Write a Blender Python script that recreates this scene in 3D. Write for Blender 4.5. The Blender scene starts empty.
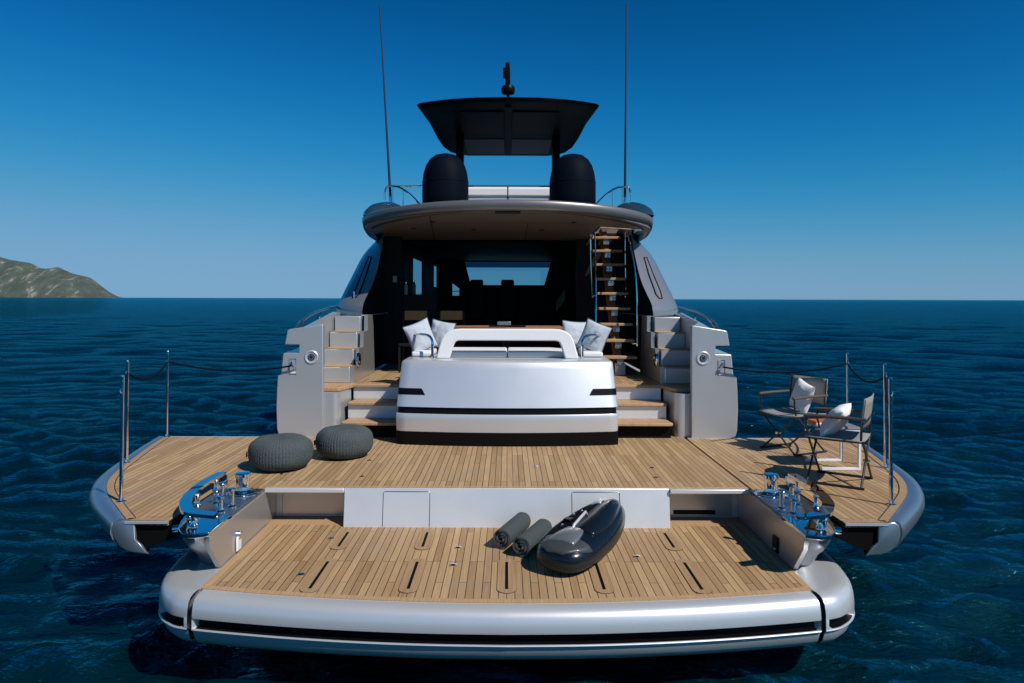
import bpy, bmesh, math, random
import numpy as np
from mathutils import Vector, Matrix, noise

random.seed(7)
rng = np.random.default_rng(11)
scene = bpy.context.scene
COL = scene.collection
R = math.radians

# ------------------------------------------------------------------ camera
cam_d = bpy.data.cameras.new('camera')
cam = bpy.data.objects.new('camera', cam_d)
COL.objects.link(cam)
cam_d.sensor_width = 36.0
cam_d.lens = 36.0 * 720 / 1024
cam_d.shift_x = 0.0044
cam_d.shift_y = -0.0419
cam_d.clip_start = 0.05
cam_d.clip_end = 90000
cam.location = (0, 0, 1.75)
cam.rotation_euler = (Matrix.Rotation(R(90), 3, 'X') @ Matrix.Rotation(R(0.17), 3, 'Z')).to_euler()
scene.camera = cam

# ------------------------------------------------------------------ sky, sun, exposure
SUN = Vector((0.72, -0.64, 1.0)).normalized()
SUN_EL = math.asin(SUN.z)
world = bpy.data.worlds.new('World')
scene.world = world
world.use_nodes = True
wn, wl = world.node_tree.nodes, world.node_tree.links
wn.clear()
w_out = wn.new('ShaderNodeOutputWorld')
w_bg = wn.new('ShaderNodeBackground')
sky = wn.new('ShaderNodeTexSky')
sky.sky_type = 'NISHITA'
sky.sun_disc = False
sky.sun_elevation = SUN_EL
sky.sun_rotation = math.atan2(SUN.x, SUN.y)
sky.altitude = 0
sky.air_density = 1.0
sky.dust_density = 0.0
sky.ozone_density = 3.0
# the sky as a polarised exposure records it: each channel of the sky texture goes through a soft shoulder
def wm(op, a, b):
    x = wn.new('ShaderNodeMath'); x.operation = op
    for k, v in enumerate((a, b)):
        if isinstance(v, (int, float)): x.inputs[k].default_value = v
        else: wl.new(v, x.inputs[k])
    return x.outputs[0]
w_sep = wn.new('ShaderNodeSeparateColor')
wl.new(sky.outputs[0], w_sep.inputs[0])
SKY_S = 0.09
raw = [wm('MULTIPLY', w_sep.outputs[k], 0.075) for k in range(3)]
raw[2] = wm('ADD', raw[2], wm('MULTIPLY', wm('MAXIMUM', wm('SUBTRACT', raw[0], 0.35), 0.0), 0.35))
def shoulder(v, a, p, k):
    q = wm('POWER', v, p)
    return wm('MULTIPLY', wm('DIVIDE', q, wm('ADD', q, k)), a / SKY_S)
w_cmb = wn.new('ShaderNodeCombineColor')
wl.new(shoulder(raw[0], 0.20, 4.0, 0.0111), w_cmb.inputs[0])
wl.new(shoulder(raw[1], 0.42, 2.5, 0.0433), w_cmb.inputs[1])
wl.new(shoulder(raw[2], 0.61, 4.0, 0.0094), w_cmb.inputs[2])
wl.new(w_cmb.outputs[0], w_bg.inputs['Color'])
w_bg.inputs['Strength'].default_value = SKY_S
wl.new(w_bg.outputs[0], w_out.inputs['Surface'])

sun_d = bpy.data.lights.new('sun', 'SUN')
sun_d.energy = 4.2
sun_d.angle = R(0.5)
sun_d.color = (1.0, 0.955, 0.89)
sun = bpy.data.objects.new('sun', sun_d)
COL.objects.link(sun)
sun.rotation_euler = SUN.to_track_quat('Z', 'Y').to_euler()
sun.location = SUN * 60

scene.view_settings.view_transform = 'Standard'
scene.view_settings.look = 'None'
scene.view_settings.exposure = 0.0
scene.view_settings.gamma = 1.0
scene.view_settings.use_curve_mapping = False
scene.cycles.max_bounces = 8
scene.cycles.transparent_max_bounces = 12
scene.cycles.caustics_reflective = False
scene.cycles.caustics_refractive = False

# ------------------------------------------------------------------ materials
def mat(name):
    m = bpy.data.materials.new(name)
    m.use_nodes = True
    return m, m.node_tree.nodes, m.node_tree.links, m.node_tree.nodes['Principled BSDF']

def nd(n, t, **kw):
    x = n.new(t)
    for k, v in kw.items():
        if k in x.inputs:
            x.inputs[k].default_value = v
        else:
            setattr(x, k, v)
    return x

def plain(name, col, rough=0.5, metal=0.0, spec=0.5, coat=0.0, var=0.06, vscale=3.0, bump=0.0, bscale=40.0, rvar=0.0):
    """One surface: base colour with soft uneven tone, uneven gloss and a fine bump."""
    m, n, l, b = mat(name)
    tc = nd(n, 'ShaderNodeTexCoord')
    nz = nd(n, 'ShaderNodeTexNoise', Scale=vscale, Detail=5.0, Roughness=0.6)
    l.new(tc.outputs['Object'], nz.inputs['Vector'])
    r = nd(n, 'ShaderNodeMix', data_type='RGBA')
    r.inputs[6].default_value = tuple(c * (1 - var) for c in col) + (1,)
    r.inputs[7].default_value = tuple(min(1, c * (1 + var)) for c in col) + (1,)
    l.new(nz.outputs['Fac'], r.inputs[0])
    l.new(r.outputs[2], b.inputs['Base Color'])
    b.inputs['Metallic'].default_value = metal
    b.inputs['Specular IOR Level'].default_value = spec
    b.inputs['Coat Weight'].default_value = coat
    b.inputs['Coat Roughness'].default_value = 0.06
    if rvar:
        mr = nd(n, 'ShaderNodeMapRange')
        mr.inputs['To Min'].default_value = max(0, rough - rvar)
        mr.inputs['To Max'].default_value = rough + rvar
        l.new(nz.outputs['Fac'], mr.inputs['Value'])
        l.new(mr.outputs[0], b.inputs['Roughness'])
    else:
        b.inputs['Roughness'].default_value = rough
    if bump:
        n2 = nd(n, 'ShaderNodeTexNoise', Scale=bscale, Detail=4.0)
        l.new(tc.outputs['Object'], n2.inputs['Vector'])
        bp = nd(n, 'ShaderNodeBump', Strength=bump, Distance=0.01)
        l.new(n2.outputs['Fac'], bp.inputs['Height'])
        l.new(bp.outputs['Normal'], b.inputs['Normal'])
    return m

def teak(name, planks=True, c1=(0.36, 0.245, 0.15), c2=(0.50, 0.36, 0.235), width=0.0575):
    """Bare teak; with planks=True laid fore and aft with dark caulk between the boards."""
    m, n, l, b = mat(name)
    tc = nd(n, 'ShaderNodeTexCoord')
    sp = nd(n, 'ShaderNodeSeparateXYZ')
    l.new(tc.outputs['Object'], sp.inputs[0])
    cb = nd(n, 'ShaderNodeCombineXYZ')
    l.new(sp.outputs['Y'], cb.inputs['X'])
    l.new(sp.outputs['X'], cb.inputs['Y'])
    # long grain
    mp = nd(n, 'ShaderNodeMapping')
    mp.inputs['Scale'].default_value = (2.2, 70, 20)
    l.new(cb.outputs[0], mp.inputs['Vector'])
    gr = nd(n, 'ShaderNodeTexNoise', Scale=1.0, Detail=6.0, Roughness=0.65, Distortion=0.4)
    l.new(mp.outputs[0], gr.inputs['Vector'])
    big = nd(n, 'ShaderNodeTexNoise', Scale=1.3, Detail=4.0)
    l.new(tc.outputs['Object'], big.inputs['Vector'])
    grain = nd(n, 'ShaderNodeMix', data_type='RGBA')
    grain.blend_type = 'MULTIPLY'
    ramp = nd(n, 'ShaderNodeValToRGB')
    ramp.color_ramp.elements[0].position = 0.3
    ramp.color_ramp.elements[0].color = (0.72, 0.69, 0.66, 1)
    ramp.color_ramp.elements[1].position = 0.72
    ramp.color_ramp.elements[1].color = (1.1, 1.1, 1.1, 1)
    l.new(gr.outputs['Fac'], ramp.inputs[0])
    grain.inputs[0].default_value = 1.0
    l.new(ramp.outputs[0], grain.inputs[7])
    weather = nd(n, 'ShaderNodeMix', data_type='RGBA')
    weather.inputs[7].default_value = (0.36, 0.265, 0.175, 1)
    wf = nd(n, 'ShaderNodeMapRange')
    wf.inputs['From Min'].default_value = 0.4
    wf.inputs['From Max'].default_value = 0.75
    wf.inputs['To Max'].default_value = 0.45
    l.new(big.outputs['Fac'], wf.inputs['Value'])
    l.new(wf.outputs[0], weather.inputs[0])
    if planks:
        br = nd(n, 'ShaderNodeTexBrick')
        br.offset = 0.37
        br.offset_frequency = 3
        br.inputs['Color1'].default_value = c1 + (1,)
        br.inputs['Color2'].default_value = c2 + (1,)
        br.inputs['Mortar'].default_value = (0.012, 0.011, 0.011, 1)
        br.inputs['Scale'].default_value = 1.0
        br.inputs['Mortar Size'].default_value = 0.0028
        br.inputs['Mortar Smooth'].default_value = 0.1
        br.inputs['Brick Width'].default_value = 1.15
        br.inputs['Row Height'].default_value = width
        l.new(cb.outputs[0], br.inputs['Vector'])
        l.new(br.outputs['Color'], grain.inputs[6])
        l.new(grain.outputs[2], weather.inputs[6])
        mixm = nd(n, 'ShaderNodeMix', data_type='RGBA')
        l.new(br.outputs['Fac'], mixm.inputs[0])
        l.new(weather.outputs[2], mixm.inputs[6])
        mixm.inputs[7].default_value = (0.012, 0.011, 0.011, 1)
        l.new(mixm.outputs[2], b.inputs['Base Color'])
        hh = nd(n, 'ShaderNodeMath', operation='MULTIPLY_ADD')
        l.new(br.outputs['Fac'], hh.inputs[0])
        hh.inputs[1].default_value = -0.6
        l.new(gr.outputs['Fac'], hh.inputs[2])
        bh = hh.outputs[0]
    else:
        grain.inputs[6].default_value = tuple((a + c) / 2 for a, c in zip(c1, c2)) + (1,)
        l.new(grain.outputs[2], b.inputs['Base Color'])
        bh = gr.outputs['Fac']
    bp = nd(n, 'ShaderNodeBump', Strength=0.25, Distance=0.004)
    l.new(bh, bp.inputs['Height'])
    l.new(bp.outputs['Normal'], b.inputs['Normal'])
    b.inputs['Roughness'].default_value = 0.62
    b.inputs['Specular IOR Level'].default_value = 0.3
    return m

MT = {}
MT['paint'] = plain('silver_metallic_paint', (0.71, 0.725, 0.74), rough=0.37, metal=0.52, coat=0.35, var=0.02, vscale=1.2, rvar=0.04)
MT['paint_matt'] = plain('pale_grey_paint', (0.77, 0.78, 0.79), rough=0.42, metal=0.42, coat=0.2, var=0.03, vscale=1.4, rvar=0.05)
MT['rim_paint'] = plain('grey_blue_metallic_paint', (0.40, 0.425, 0.46), rough=0.34, metal=0.85, coat=0.3, var=0.03, rvar=0.04)
MT['riser_paint'] = plain('brushed_silver_paint', (0.90, 0.905, 0.91), rough=0.47, metal=0.62, coat=0.0, var=0.03, rvar=0.05)
MT['satin'] = plain('satin_grey_plate', (0.20, 0.22, 0.25), rough=0.28, metal=0.8, coat=0.2, var=0.05)
MT['fin_paint'] = plain('silver_fin_paint', (0.38, 0.395, 0.42), rough=0.3, metal=0.6, coat=0.35, var=0.03)
MT['bulwark'] = plain('silver_grey_paint', (0.52, 0.535, 0.555), rough=0.38, metal=0.5, coat=0.3, var=0.02, rvar=0.04)
MT['transom_paint'] = plain('satin_silver_white_paint', (0.76, 0.775, 0.79), rough=0.40, metal=0.58, coat=0.2, var=0.02, rvar=0.04)
MT['panel'] = plain('warm_grey_metallic_paint', (0.52, 0.51, 0.50), rough=0.34, metal=0.7, coat=0.2, var=0.03, rvar=0.05)
MT['deckhead'] = plain('grey_deckhead_panel', (0.20, 0.18, 0.16), rough=0.5, spec=0.25, var=0.04)
MT['rimpaint'] = plain('bronze_grey_paint', (0.23, 0.22, 0.21), rough=0.38, metal=0.55, coat=0.1, var=0.03)
MT['steel'] = plain('polished_stainless_steel', (0.80, 0.81, 0.82), rough=0.06, metal=1.0, var=0.02, rvar=0.025)
MT['mirror'] = plain('mirror_stainless_plate', (0.72, 0.74, 0.76), rough=0.03, metal=1.0, var=0.02, rvar=0.015)
MT['black'] = plain('black_gloss_trim', (0.004, 0.0045, 0.006), rough=0.4, spec=0.12, var=0.1)
MT['void'] = plain('black_hollow_and_shade', (0.003, 0.003, 0.003), rough=0.8, spec=0.1)  # black for hollows; also carries the shade painted under the terraces
MT['teak_insert'] = None
MT['dark'] = plain('black_lining_and_shade', (0.012, 0.012, 0.013), rough=0.6, var=0.1)
MT['plinth'] = plain('dark_brown_plinth', (0.0045, 0.0040, 0.0036), rough=0.6, spec=0.1, var=0.1)
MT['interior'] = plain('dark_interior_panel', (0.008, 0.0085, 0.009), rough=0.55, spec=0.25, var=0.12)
MT['dome'] = plain('navy_radome_shell', (0.0030, 0.0060, 0.0125), rough=0.6, spec=0.04, var=0.08, bump=0.02)
MT['carbon'] = plain('black_carbon_panel', (0.003, 0.0036, 0.0042), rough=0.45, spec=0.03, var=0.1)
MT['carbon_blue'] = plain('smoked_skylight', (0.030, 0.046, 0.060), rough=0.4, spec=0.05, var=0.1)
MT['whip'] = plain('dark_whip_fibreglass', (0.02, 0.02, 0.035), rough=0.4, var=0.05)
MT['gloss_navy'] = plain('dark_gloss_coaming', (0.02, 0.05, 0.075), rough=0.08, spec=0.9, coat=1.0, var=0.04)
MT['white'] = plain('white_upholstery', (0.78, 0.79, 0.80), rough=0.75, var=0.03, bump=0.05, bscale=300)
MT['white_gloss'] = plain('white_gelcoat', (0.80, 0.80, 0.80), rough=0.3, var=0.02)
MT['pillow'] = plain('pale_blue_grey_cotton', (0.50, 0.545, 0.60), rough=0.9, var=0.05, vscale=9, bump=0.12, bscale=220)
MT['piping'] = plain('dark_blue_piping', (0.10, 0.13, 0.18), rough=0.9)
MT['pillow_white'] = plain('white_cotton', (0.80, 0.80, 0.80), rough=0.9, var=0.04, vscale=9, bump=0.12, bscale=220)
MT['canvas'] = plain('taupe_canvas', (0.26, 0.25, 0.235), rough=0.85, var=0.06, bump=0.1, bscale=400)
MT['chair_metal'] = plain('dark_bronze_metal', (0.035, 0.035, 0.037), rough=0.4, metal=0.5)
MT['leather'] = plain('brown_leather', (0.10, 0.072, 0.052), rough=0.5, var=0.1, bump=0.1, bscale=150)
MT['rope'] = plain('navy_rope', (0.004, 0.007, 0.018), rough=0.9, spec=0.1, bump=0.3, bscale=200)
MT['towel'] = plain('dark_grey_terry', (0.062, 0.078, 0.080), rough=1.0, var=0.2, vscale=30, bump=0.9, bscale=260)
MT['orange'] = plain('orange_red_cover', (0.55, 0.11, 0.04), rough=0.5)
MT['tag'] = plain('orange_tag', (0.5, 0.10, 0.03), rough=0.7)
MT['table_grey'] = plain('grey_table_top', (0.22, 0.22, 0.22), rough=0.45)
MT['navy_gloss'] = plain('navy_gloss_shell', (0.005, 0.009, 0.014), rough=0.25, spec=0.4, coat=0.25, var=0.08)
MT['gunmetal'] = plain('gunmetal_cover', (0.34, 0.36, 0.37), rough=0.33, metal=0.7, coat=0.4, var=0.05)
MT['grey_shell'] = plain('dark_grey_shell', (0.055, 0.066, 0.070), rough=0.40, metal=0.2, coat=0.1, var=0.08)
MT['scooter_shell'] = plain('charcoal_shell', (0.018, 0.023, 0.026), rough=0.38, spec=0.3, var=0.08)
MT['bottle_white'] = plain('white_bottle_glaze', (0.55, 0.55, 0.52), rough=0.3)
MT['bottle_dark'] = plain('dark_bottle_glass', (0.10, 0.11, 0.10), rough=0.15)
MT['teak_solid'] = teak('teak_solid', False, c1=(0.43, 0.275, 0.15), c2=(0.57, 0.375, 0.215))
MT['teak'] = teak('teak_planks', True, c1=(0.385, 0.235, 0.112), c2=(0.57, 0.385, 0.20))
MT['teak_insert'] = teak('teak_insert', False, c1=(0.37, 0.235, 0.122), c2=(0.46, 0.30, 0.165))
MT['teak_brightened'] = teak('teak_brightened', False, c1=(0.48, 0.22, 0.07), c2=(0.60, 0.29, 0.10))  # brightened teak: light missing on the shaded chair backs put into colour
MT['teak_dark'] = teak('teak_table', False, c1=(0.33, 0.15, 0.06), c2=(0.42, 0.20, 0.085))
MT['teak_swim'] = teak('teak_platform', True, c1=(0.36, 0.215, 0.100), c2=(0.56, 0.375, 0.19), width=0.0588)  # swim platform planks in their own wood tone, slightly wider boards

def glass_mat(name, tint, gloss=0.12):
    m, n, l, b = mat(name)
    n.remove(b)
    out = [x for x in n if x.type == 'OUTPUT_MATERIAL'][0]
    tr = nd(n, 'ShaderNodeBsdfTransparent')
    tr.inputs[0].default_value = tint + (1,)
    gl = nd(n, 'ShaderNodeBsdfGlossy')
    gl.inputs['Roughness'].default_value = 0.03
    mx = nd(n, 'ShaderNodeMixShader')
    mx.inputs[0].default_value = gloss
    l.new(tr.outputs[0], mx.inputs[1])
    l.new(gl.outputs[0], mx.inputs[2])
    l.new(mx.outputs[0], out.inputs['Surface'])
    return m
MT['glass'] = glass_mat('tinted_glass', (0.50, 0.72, 0.78), 0.05)
MT['glass_dark'] = glass_mat('dark_tinted_glass', (0.10, 0.22, 0.32), 0.05)

def knit_mat():
    m, n, l, b = mat('grey_knit')
    tc = nd(n, 'ShaderNodeTexCoord')
    nz = nd(n, 'ShaderNodeTexNoise', Scale=60.0, Detail=3.0)
    l.new(tc.outputs['Object'], nz.inputs['Vector'])
    rp = nd(n, 'ShaderNodeMix', data_type='RGBA')
    rp.inputs[6].default_value = (0.048, 0.062, 0.066, 1)
    rp.inputs[7].default_value = (0.095, 0.115, 0.120, 1)
    l.new(nz.outputs['Fac'], rp.inputs[0])
    l.new(rp.outputs[2], b.inputs['Base Color'])
    b.inputs['Roughness'].default_value = 1.0
    b.inputs['Specular IOR Level'].default_value = 0.1
    bp = nd(n, 'ShaderNodeBump', Strength=0.5, Distance=0.01)
    l.new(nz.outputs['Fac'], bp.inputs['Height'])
    l.new(bp.outputs['Normal'], b.inputs['Normal'])
    return m
MT['knit'] = knit_mat()

def sea_mat():
    m, n, l, b = mat('sea_water')
    tc = nd(n, 'ShaderNodeTexCoord')
    def ripple(sx, sy, rot, detail, strength, dist, prev=None):
        mp = nd(n, 'ShaderNodeMapping')
        mp.inputs['Scale'].default_value = (sx, sy, 1)
        mp.inputs['Rotation'].default_value = (0, 0, R(rot))
        l.new(tc.outputs['Object'], mp.inputs['Vector'])
        t = nd(n, 'ShaderNodeTexNoise', Scale=1.0, Detail=detail, Roughness=0.6, Distortion=0.25)
        l.new(mp.outputs[0], t.inputs['Vector'])
        bp = nd(n, 'ShaderNodeBump', Strength=strength, Distance=dist)
        l.new(t.outputs['Fac'], bp.inputs['Height'])
        if prev is not None:
            l.new(prev, bp.inputs['Normal'])
        return bp.outputs['Normal'], t.outputs['Fac']
    n0, f0 = ripple(0.20, 0.46, 10, 7.0, 0.8, 0.7)
    n1, f1 = ripple(1.1, 2.6, 14, 7.0, 1.0, 0.16, n0)
    n2, f2 = ripple(4.5, 9.0, -8, 5.0, 0.9, 0.045, n1)
    n3, f3 = ripple(0.03, 0.10, 10, 5.0, 0.3, 1.0, n2)
    l.new(n3 if False else n2, b.inputs['Normal'])
    mx = nd(n, 'ShaderNodeMix', data_type='RGBA')
    mx.inputs[6].default_value = (0.0001, 0.0075, 0.0118, 1)
    mx.inputs[7].default_value = (0.0002, 0.0170, 0.0240, 1)
    l.new(f3, mx.inputs[0])
    l.new(mx.outputs[2], b.inputs['Base Color'])
    b.inputs['Roughness'].default_value = 0.6
    b.inputs['Specular IOR Level'].default_value = 0.0
    # polarised exposure: the mirrored sky is weakened and keeps mostly its blue
    gl = nd(n, 'ShaderNodeBsdfGlossy')
    gl.inputs['Color'].default_value = (0.11, 0.71, 0.95, 1)
    gl.inputs['Roughness'].default_value = 0.07
    l.new(n2, gl.inputs['Normal'])
    fr = nd(n, 'ShaderNodeFresnel')
    fr.inputs['IOR'].default_value = 1.45
    l.new(n2, fr.inputs['Normal'])
    mu = nd(n, 'ShaderNodeMath', operation='MULTIPLY')
    l.new(fr.outputs[0], mu.inputs[0]); mu.inputs[1].default_value = 0.76
    ms = nd(n, 'ShaderNodeMixShader')
    out = [x for x in n if x.type == 'OUTPUT_MATERIAL'][0]
    l.new(mu.outputs[0], ms.inputs[0]); l.new(b.outputs[0], ms.inputs[1]); l.new(gl.outputs[0], ms.inputs[2])
    l.new(ms.outputs[0], out.inputs['Surface'])
    return m
MT['sea'] = sea_mat()

def hill_mat():
    m, n, l, b = mat('scrub_and_rock')
    tc = nd(n, 'ShaderNodeTexCoord')
    mp = nd(n, 'ShaderNodeMapping')
    mp.inputs['Scale'].default_value = (0.016, 0.006, 0.006)
    mp.inputs['Rotation'].default_value = (0, R(-42), 0)
    l.new(tc.outputs['Object'], mp.inputs['Vector'])
    a = nd(n, 'ShaderNodeTexNoise', Scale=1.0, Detail=9.0, Roughness=0.72, Distortion=0.2)
    l.new(mp.outputs[0], a.inputs['Vector'])
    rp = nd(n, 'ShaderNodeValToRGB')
    e = rp.color_ramp.elements  # scrub and rock tones, muted so the colour carries some distance haze
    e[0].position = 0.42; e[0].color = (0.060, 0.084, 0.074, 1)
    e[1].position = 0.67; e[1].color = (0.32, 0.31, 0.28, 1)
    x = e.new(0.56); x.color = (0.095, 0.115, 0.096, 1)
    l.new(a.outputs['Fac'], rp.inputs[0])
    l.new(rp.outputs[0], b.inputs['Base Color'])
    b.inputs['Roughness'].default_value = 1.0
    b.inputs['Specular IOR Level'].default_value = 0.05
    return m
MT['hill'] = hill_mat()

# ------------------------------------------------------------------ mesh helpers
UPPER = [False]
EDGE_UNSCALED = Vector((0, 8.95, 2.855))      # roof edge before the upper works are scaled about the camera
EDGE_SCALED = Vector((0, 10.02, 2.982))       # the same edge after scaling about the camera, further off
class MB:
    """Collects vertices and faces of ONE mesh object (world coordinates unless built for a local frame)."""
    def __init__(self):
        self.v = []; self.f = []
    def add(self, vs, fs):
        o = len(self.v)
        self.v += [tuple(p) for p in vs]
        self.f += [tuple(i + o for i in q) for q in fs]
        return self
    def box(self, x0, x1, y0, y1, z0, z1):
        vs = [(x0, y0, z0), (x1, y0, z0), (x1, y1, z0), (x0, y1, z0), (x0, y0, z1), (x1, y0, z1), (x1, y1, z1), (x0, y1, z1)]
        return self.add(vs, [(0, 3, 2, 1), (4, 5, 6, 7), (0, 1, 5, 4), (1, 2, 6, 5), (2, 3, 7, 6), (3, 0, 4, 7)])
    def prism(self, pts, axis, a, b):
        """Closed polygon pts in the plane across `axis` extruded from a to b; a and b may be per-point lists."""
        n = len(pts)
        A = a if isinstance(a, (list, tuple)) else [a] * n
        B = b if isinstance(b, (list, tuple)) else [b] * n
        def P(p, t):
            return {'x': (t, p[0], p[1]), 'y': (p[0], t, p[1]), 'z': (p[0], p[1], t)}[axis]
        vs = [P(p, t) for p, t in zip(pts, A)] + [P(p, t) for p, t in zip(pts, B)]
        fs = [tuple(range(n)), tuple(range(2 * n - 1, n - 1, -1))]
        fs += [(i, n + i, n + (i + 1) % n, (i + 1) % n) for i in range(n)]
        return self.add(vs, fs)
    def grid(self, rows, close_u=False, close_v=False):
        nr, nc = len(rows), len(rows[0])
        vs = [p for r in rows for p in r]
        fs = []
        for i in range(nr - (0 if close_v else 1)):
            for j in range(nc - (0 if close_u else 1)):
                a = i * nc + j; b = i * nc + (j + 1) % nc
                c = ((i + 1) % nr) * nc + (j + 1) % nc; d = ((i + 1) % nr) * nc + j
                fs.append((a, b, c, d))
        return self.add(vs, fs)
    def tube(self, pts, r, seg=10, closed=False, caps=True):
        pts = [Vector(p) for p in pts]
        n = len(pts)
        rad = r if isinstance(r, (list, tuple)) else [r] * n
        rows = []
        up = None
        for i, p in enumerate(pts):
            if closed:
                t = (pts[(i + 1) % n] - pts[i - 1]).normalized()
            else:
                t = (pts[min(i + 1, n - 1)] - pts[max(i - 1, 0)]).normalized()
            if up is None:
                up = Vector((0, 0, 1)) if abs(t.z) < 0.9 else Vector((1, 0, 0))
            s = t.cross(up)
            if s.length < 1e-5:
                s = t.cross(Vector((0, 1, 0)))
            s.normalize()
            u = s.cross(t).normalized()
            up = u
            rows.append([tuple(p + (s * math.cos(2 * math.pi * k / seg) + u * math.sin(2 * math.pi * k / seg)) * rad[i]) for k in range(seg)])
        o = len(self.v)
        self.grid(rows, close_u=True, close_v=closed)
        if caps and not closed:
            self.f.append(tuple(o + k for k in reversed(range(seg))))
            self.f.append(tuple(o + (n - 1) * seg + k for k in range(seg)))
        return self
    def lathe(self, prof, c, seg=28, axis='z'):
        """prof: (radius, height) from bottom to top around a vertical (or x / y) axis at c."""
        rows = []
        for r, h in prof:
            row = []
            for k in range(seg):
                a = 2 * math.pi * k / seg
                p = (r * math.cos(a), r * math.sin(a), h)
                if axis == 'x': p = (p[2], p[0], p[1])
                if axis == 'y': p = (p[1], p[2], p[0])
                row.append((c[0] + p[0], c[1] + p[1], c[2] + p[2]))
            rows.append(row)
        o = len(self.v)
        self.grid(rows, close_u=True)
        if prof[0][0] > 1e-4: self.f.append(tuple(o + k for k in reversed(range(seg))))
        if prof[-1][0] > 1e-4: self.f.append(tuple(o + (len(prof) - 1) * seg + k for k in range(seg)))
        return self
    def build(self, name, material, parent=None, smooth=35, bevel=0.0, seg=2, solid=0.0, subsurf=0, label=None):
        if UPPER[0]:                   # upper works enlarged about the camera, so they keep their place in the image
            self.v = [tuple(EDGE_SCALED + 1.12 * (Vector(p) - EDGE_UNSCALED)) for p in self.v]
        me = bpy.data.meshes.new(name)
        me.from_pydata(self.v, [], self.f)
        me.update()
        bm = bmesh.new(); bm.from_mesh(me)
        bmesh.ops.remove_doubles(bm, verts=bm.verts, dist=1e-5)
        bmesh.ops.recalc_face_normals(bm, faces=bm.faces)
        bm.to_mesh(me); bm.free()
        o = bpy.data.objects.new(name, me)
        COL.objects.link(o)
        me.materials.append(MT[material] if isinstance(material, str) else material)
        if parent is not None:
            o.parent = parent
            w = world_loc(parent)
            if not parent.get('_local'):
                o.location = (-w[0], -w[1], -w[2])
                if parent.type == 'MESH': o.location = (0, 0, 0)
        if subsurf:
            s = o.modifiers.new('subsurf', 'SUBSURF'); s.levels = subsurf; s.render_levels = subsurf
        if solid:
            s = o.modifiers.new('solid', 'SOLIDIFY'); s.thickness = solid; s.offset = -1
        if bevel:
            b = o.modifiers.new('bevel', 'BEVEL'); b.width = bevel; b.segments = seg; b.limit_method = 'ANGLE'; b.angle_limit = R(40)
        if smooth:
            me.shade_smooth()
            me.set_sharp_from_angle(angle=R(smooth))
        if label: o['label'] = label
        return o

def world_loc(o):
    return tuple(o.location) if o.parent is None else (0, 0, 0)

def thing(name, label, cat, loc=(0, 0, 0), rotz=0.0, group=None, local=True):
    o = bpy.data.objects.new(name, None)
    o.empty_display_size = 0.2
    COL.objects.link(o)
    o.location = loc; o.rotation_euler = (0, 0, rotz)
    o['label'] = label; o['category'] = cat
    if group: o['group'] = group
    if local: o['_local'] = 1
    return o

def tag(o, label, cat, group=None):
    o['label'] = label; o['category'] = cat
    if group: o['group'] = group
    return o

def copy_tree(o, parent=None):
    c = o.copy(); COL.objects.link(c)
    if parent is not None: c.parent = parent
    for ch in list(o.children): copy_tree(ch, c)
    return c

def mx(pts, s):            # mirror a list of points to side s (+1 starboard, -1 port)
    return [(p[0] * s,) + tuple(p[1:]) for p in pts]

def interp(x, xs, ys):
    return float(np.interp(x, xs, ys))

def spline(pts, n=8):
    """Catmull-Rom through pts."""
    P = [Vector(p) for p in pts]
    out = []
    for i in range(len(P) - 1):
        p0, p1, p2, p3 = P[max(i - 1, 0)], P[i], P[i + 1], P[min(i + 2, len(P) - 1)]
        for k in range(n):
            t = k / n
            out.append(0.5 * ((2 * p1) + (-p0 + p2) * t + (2 * p0 - 5 * p1 + 4 * p2 - p3) * t * t + (-p0 + 3 * p1 - 3 * p2 + p3) * t ** 3))
    out.append(P[-1])
    return [tuple(p) for p in out]

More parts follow.
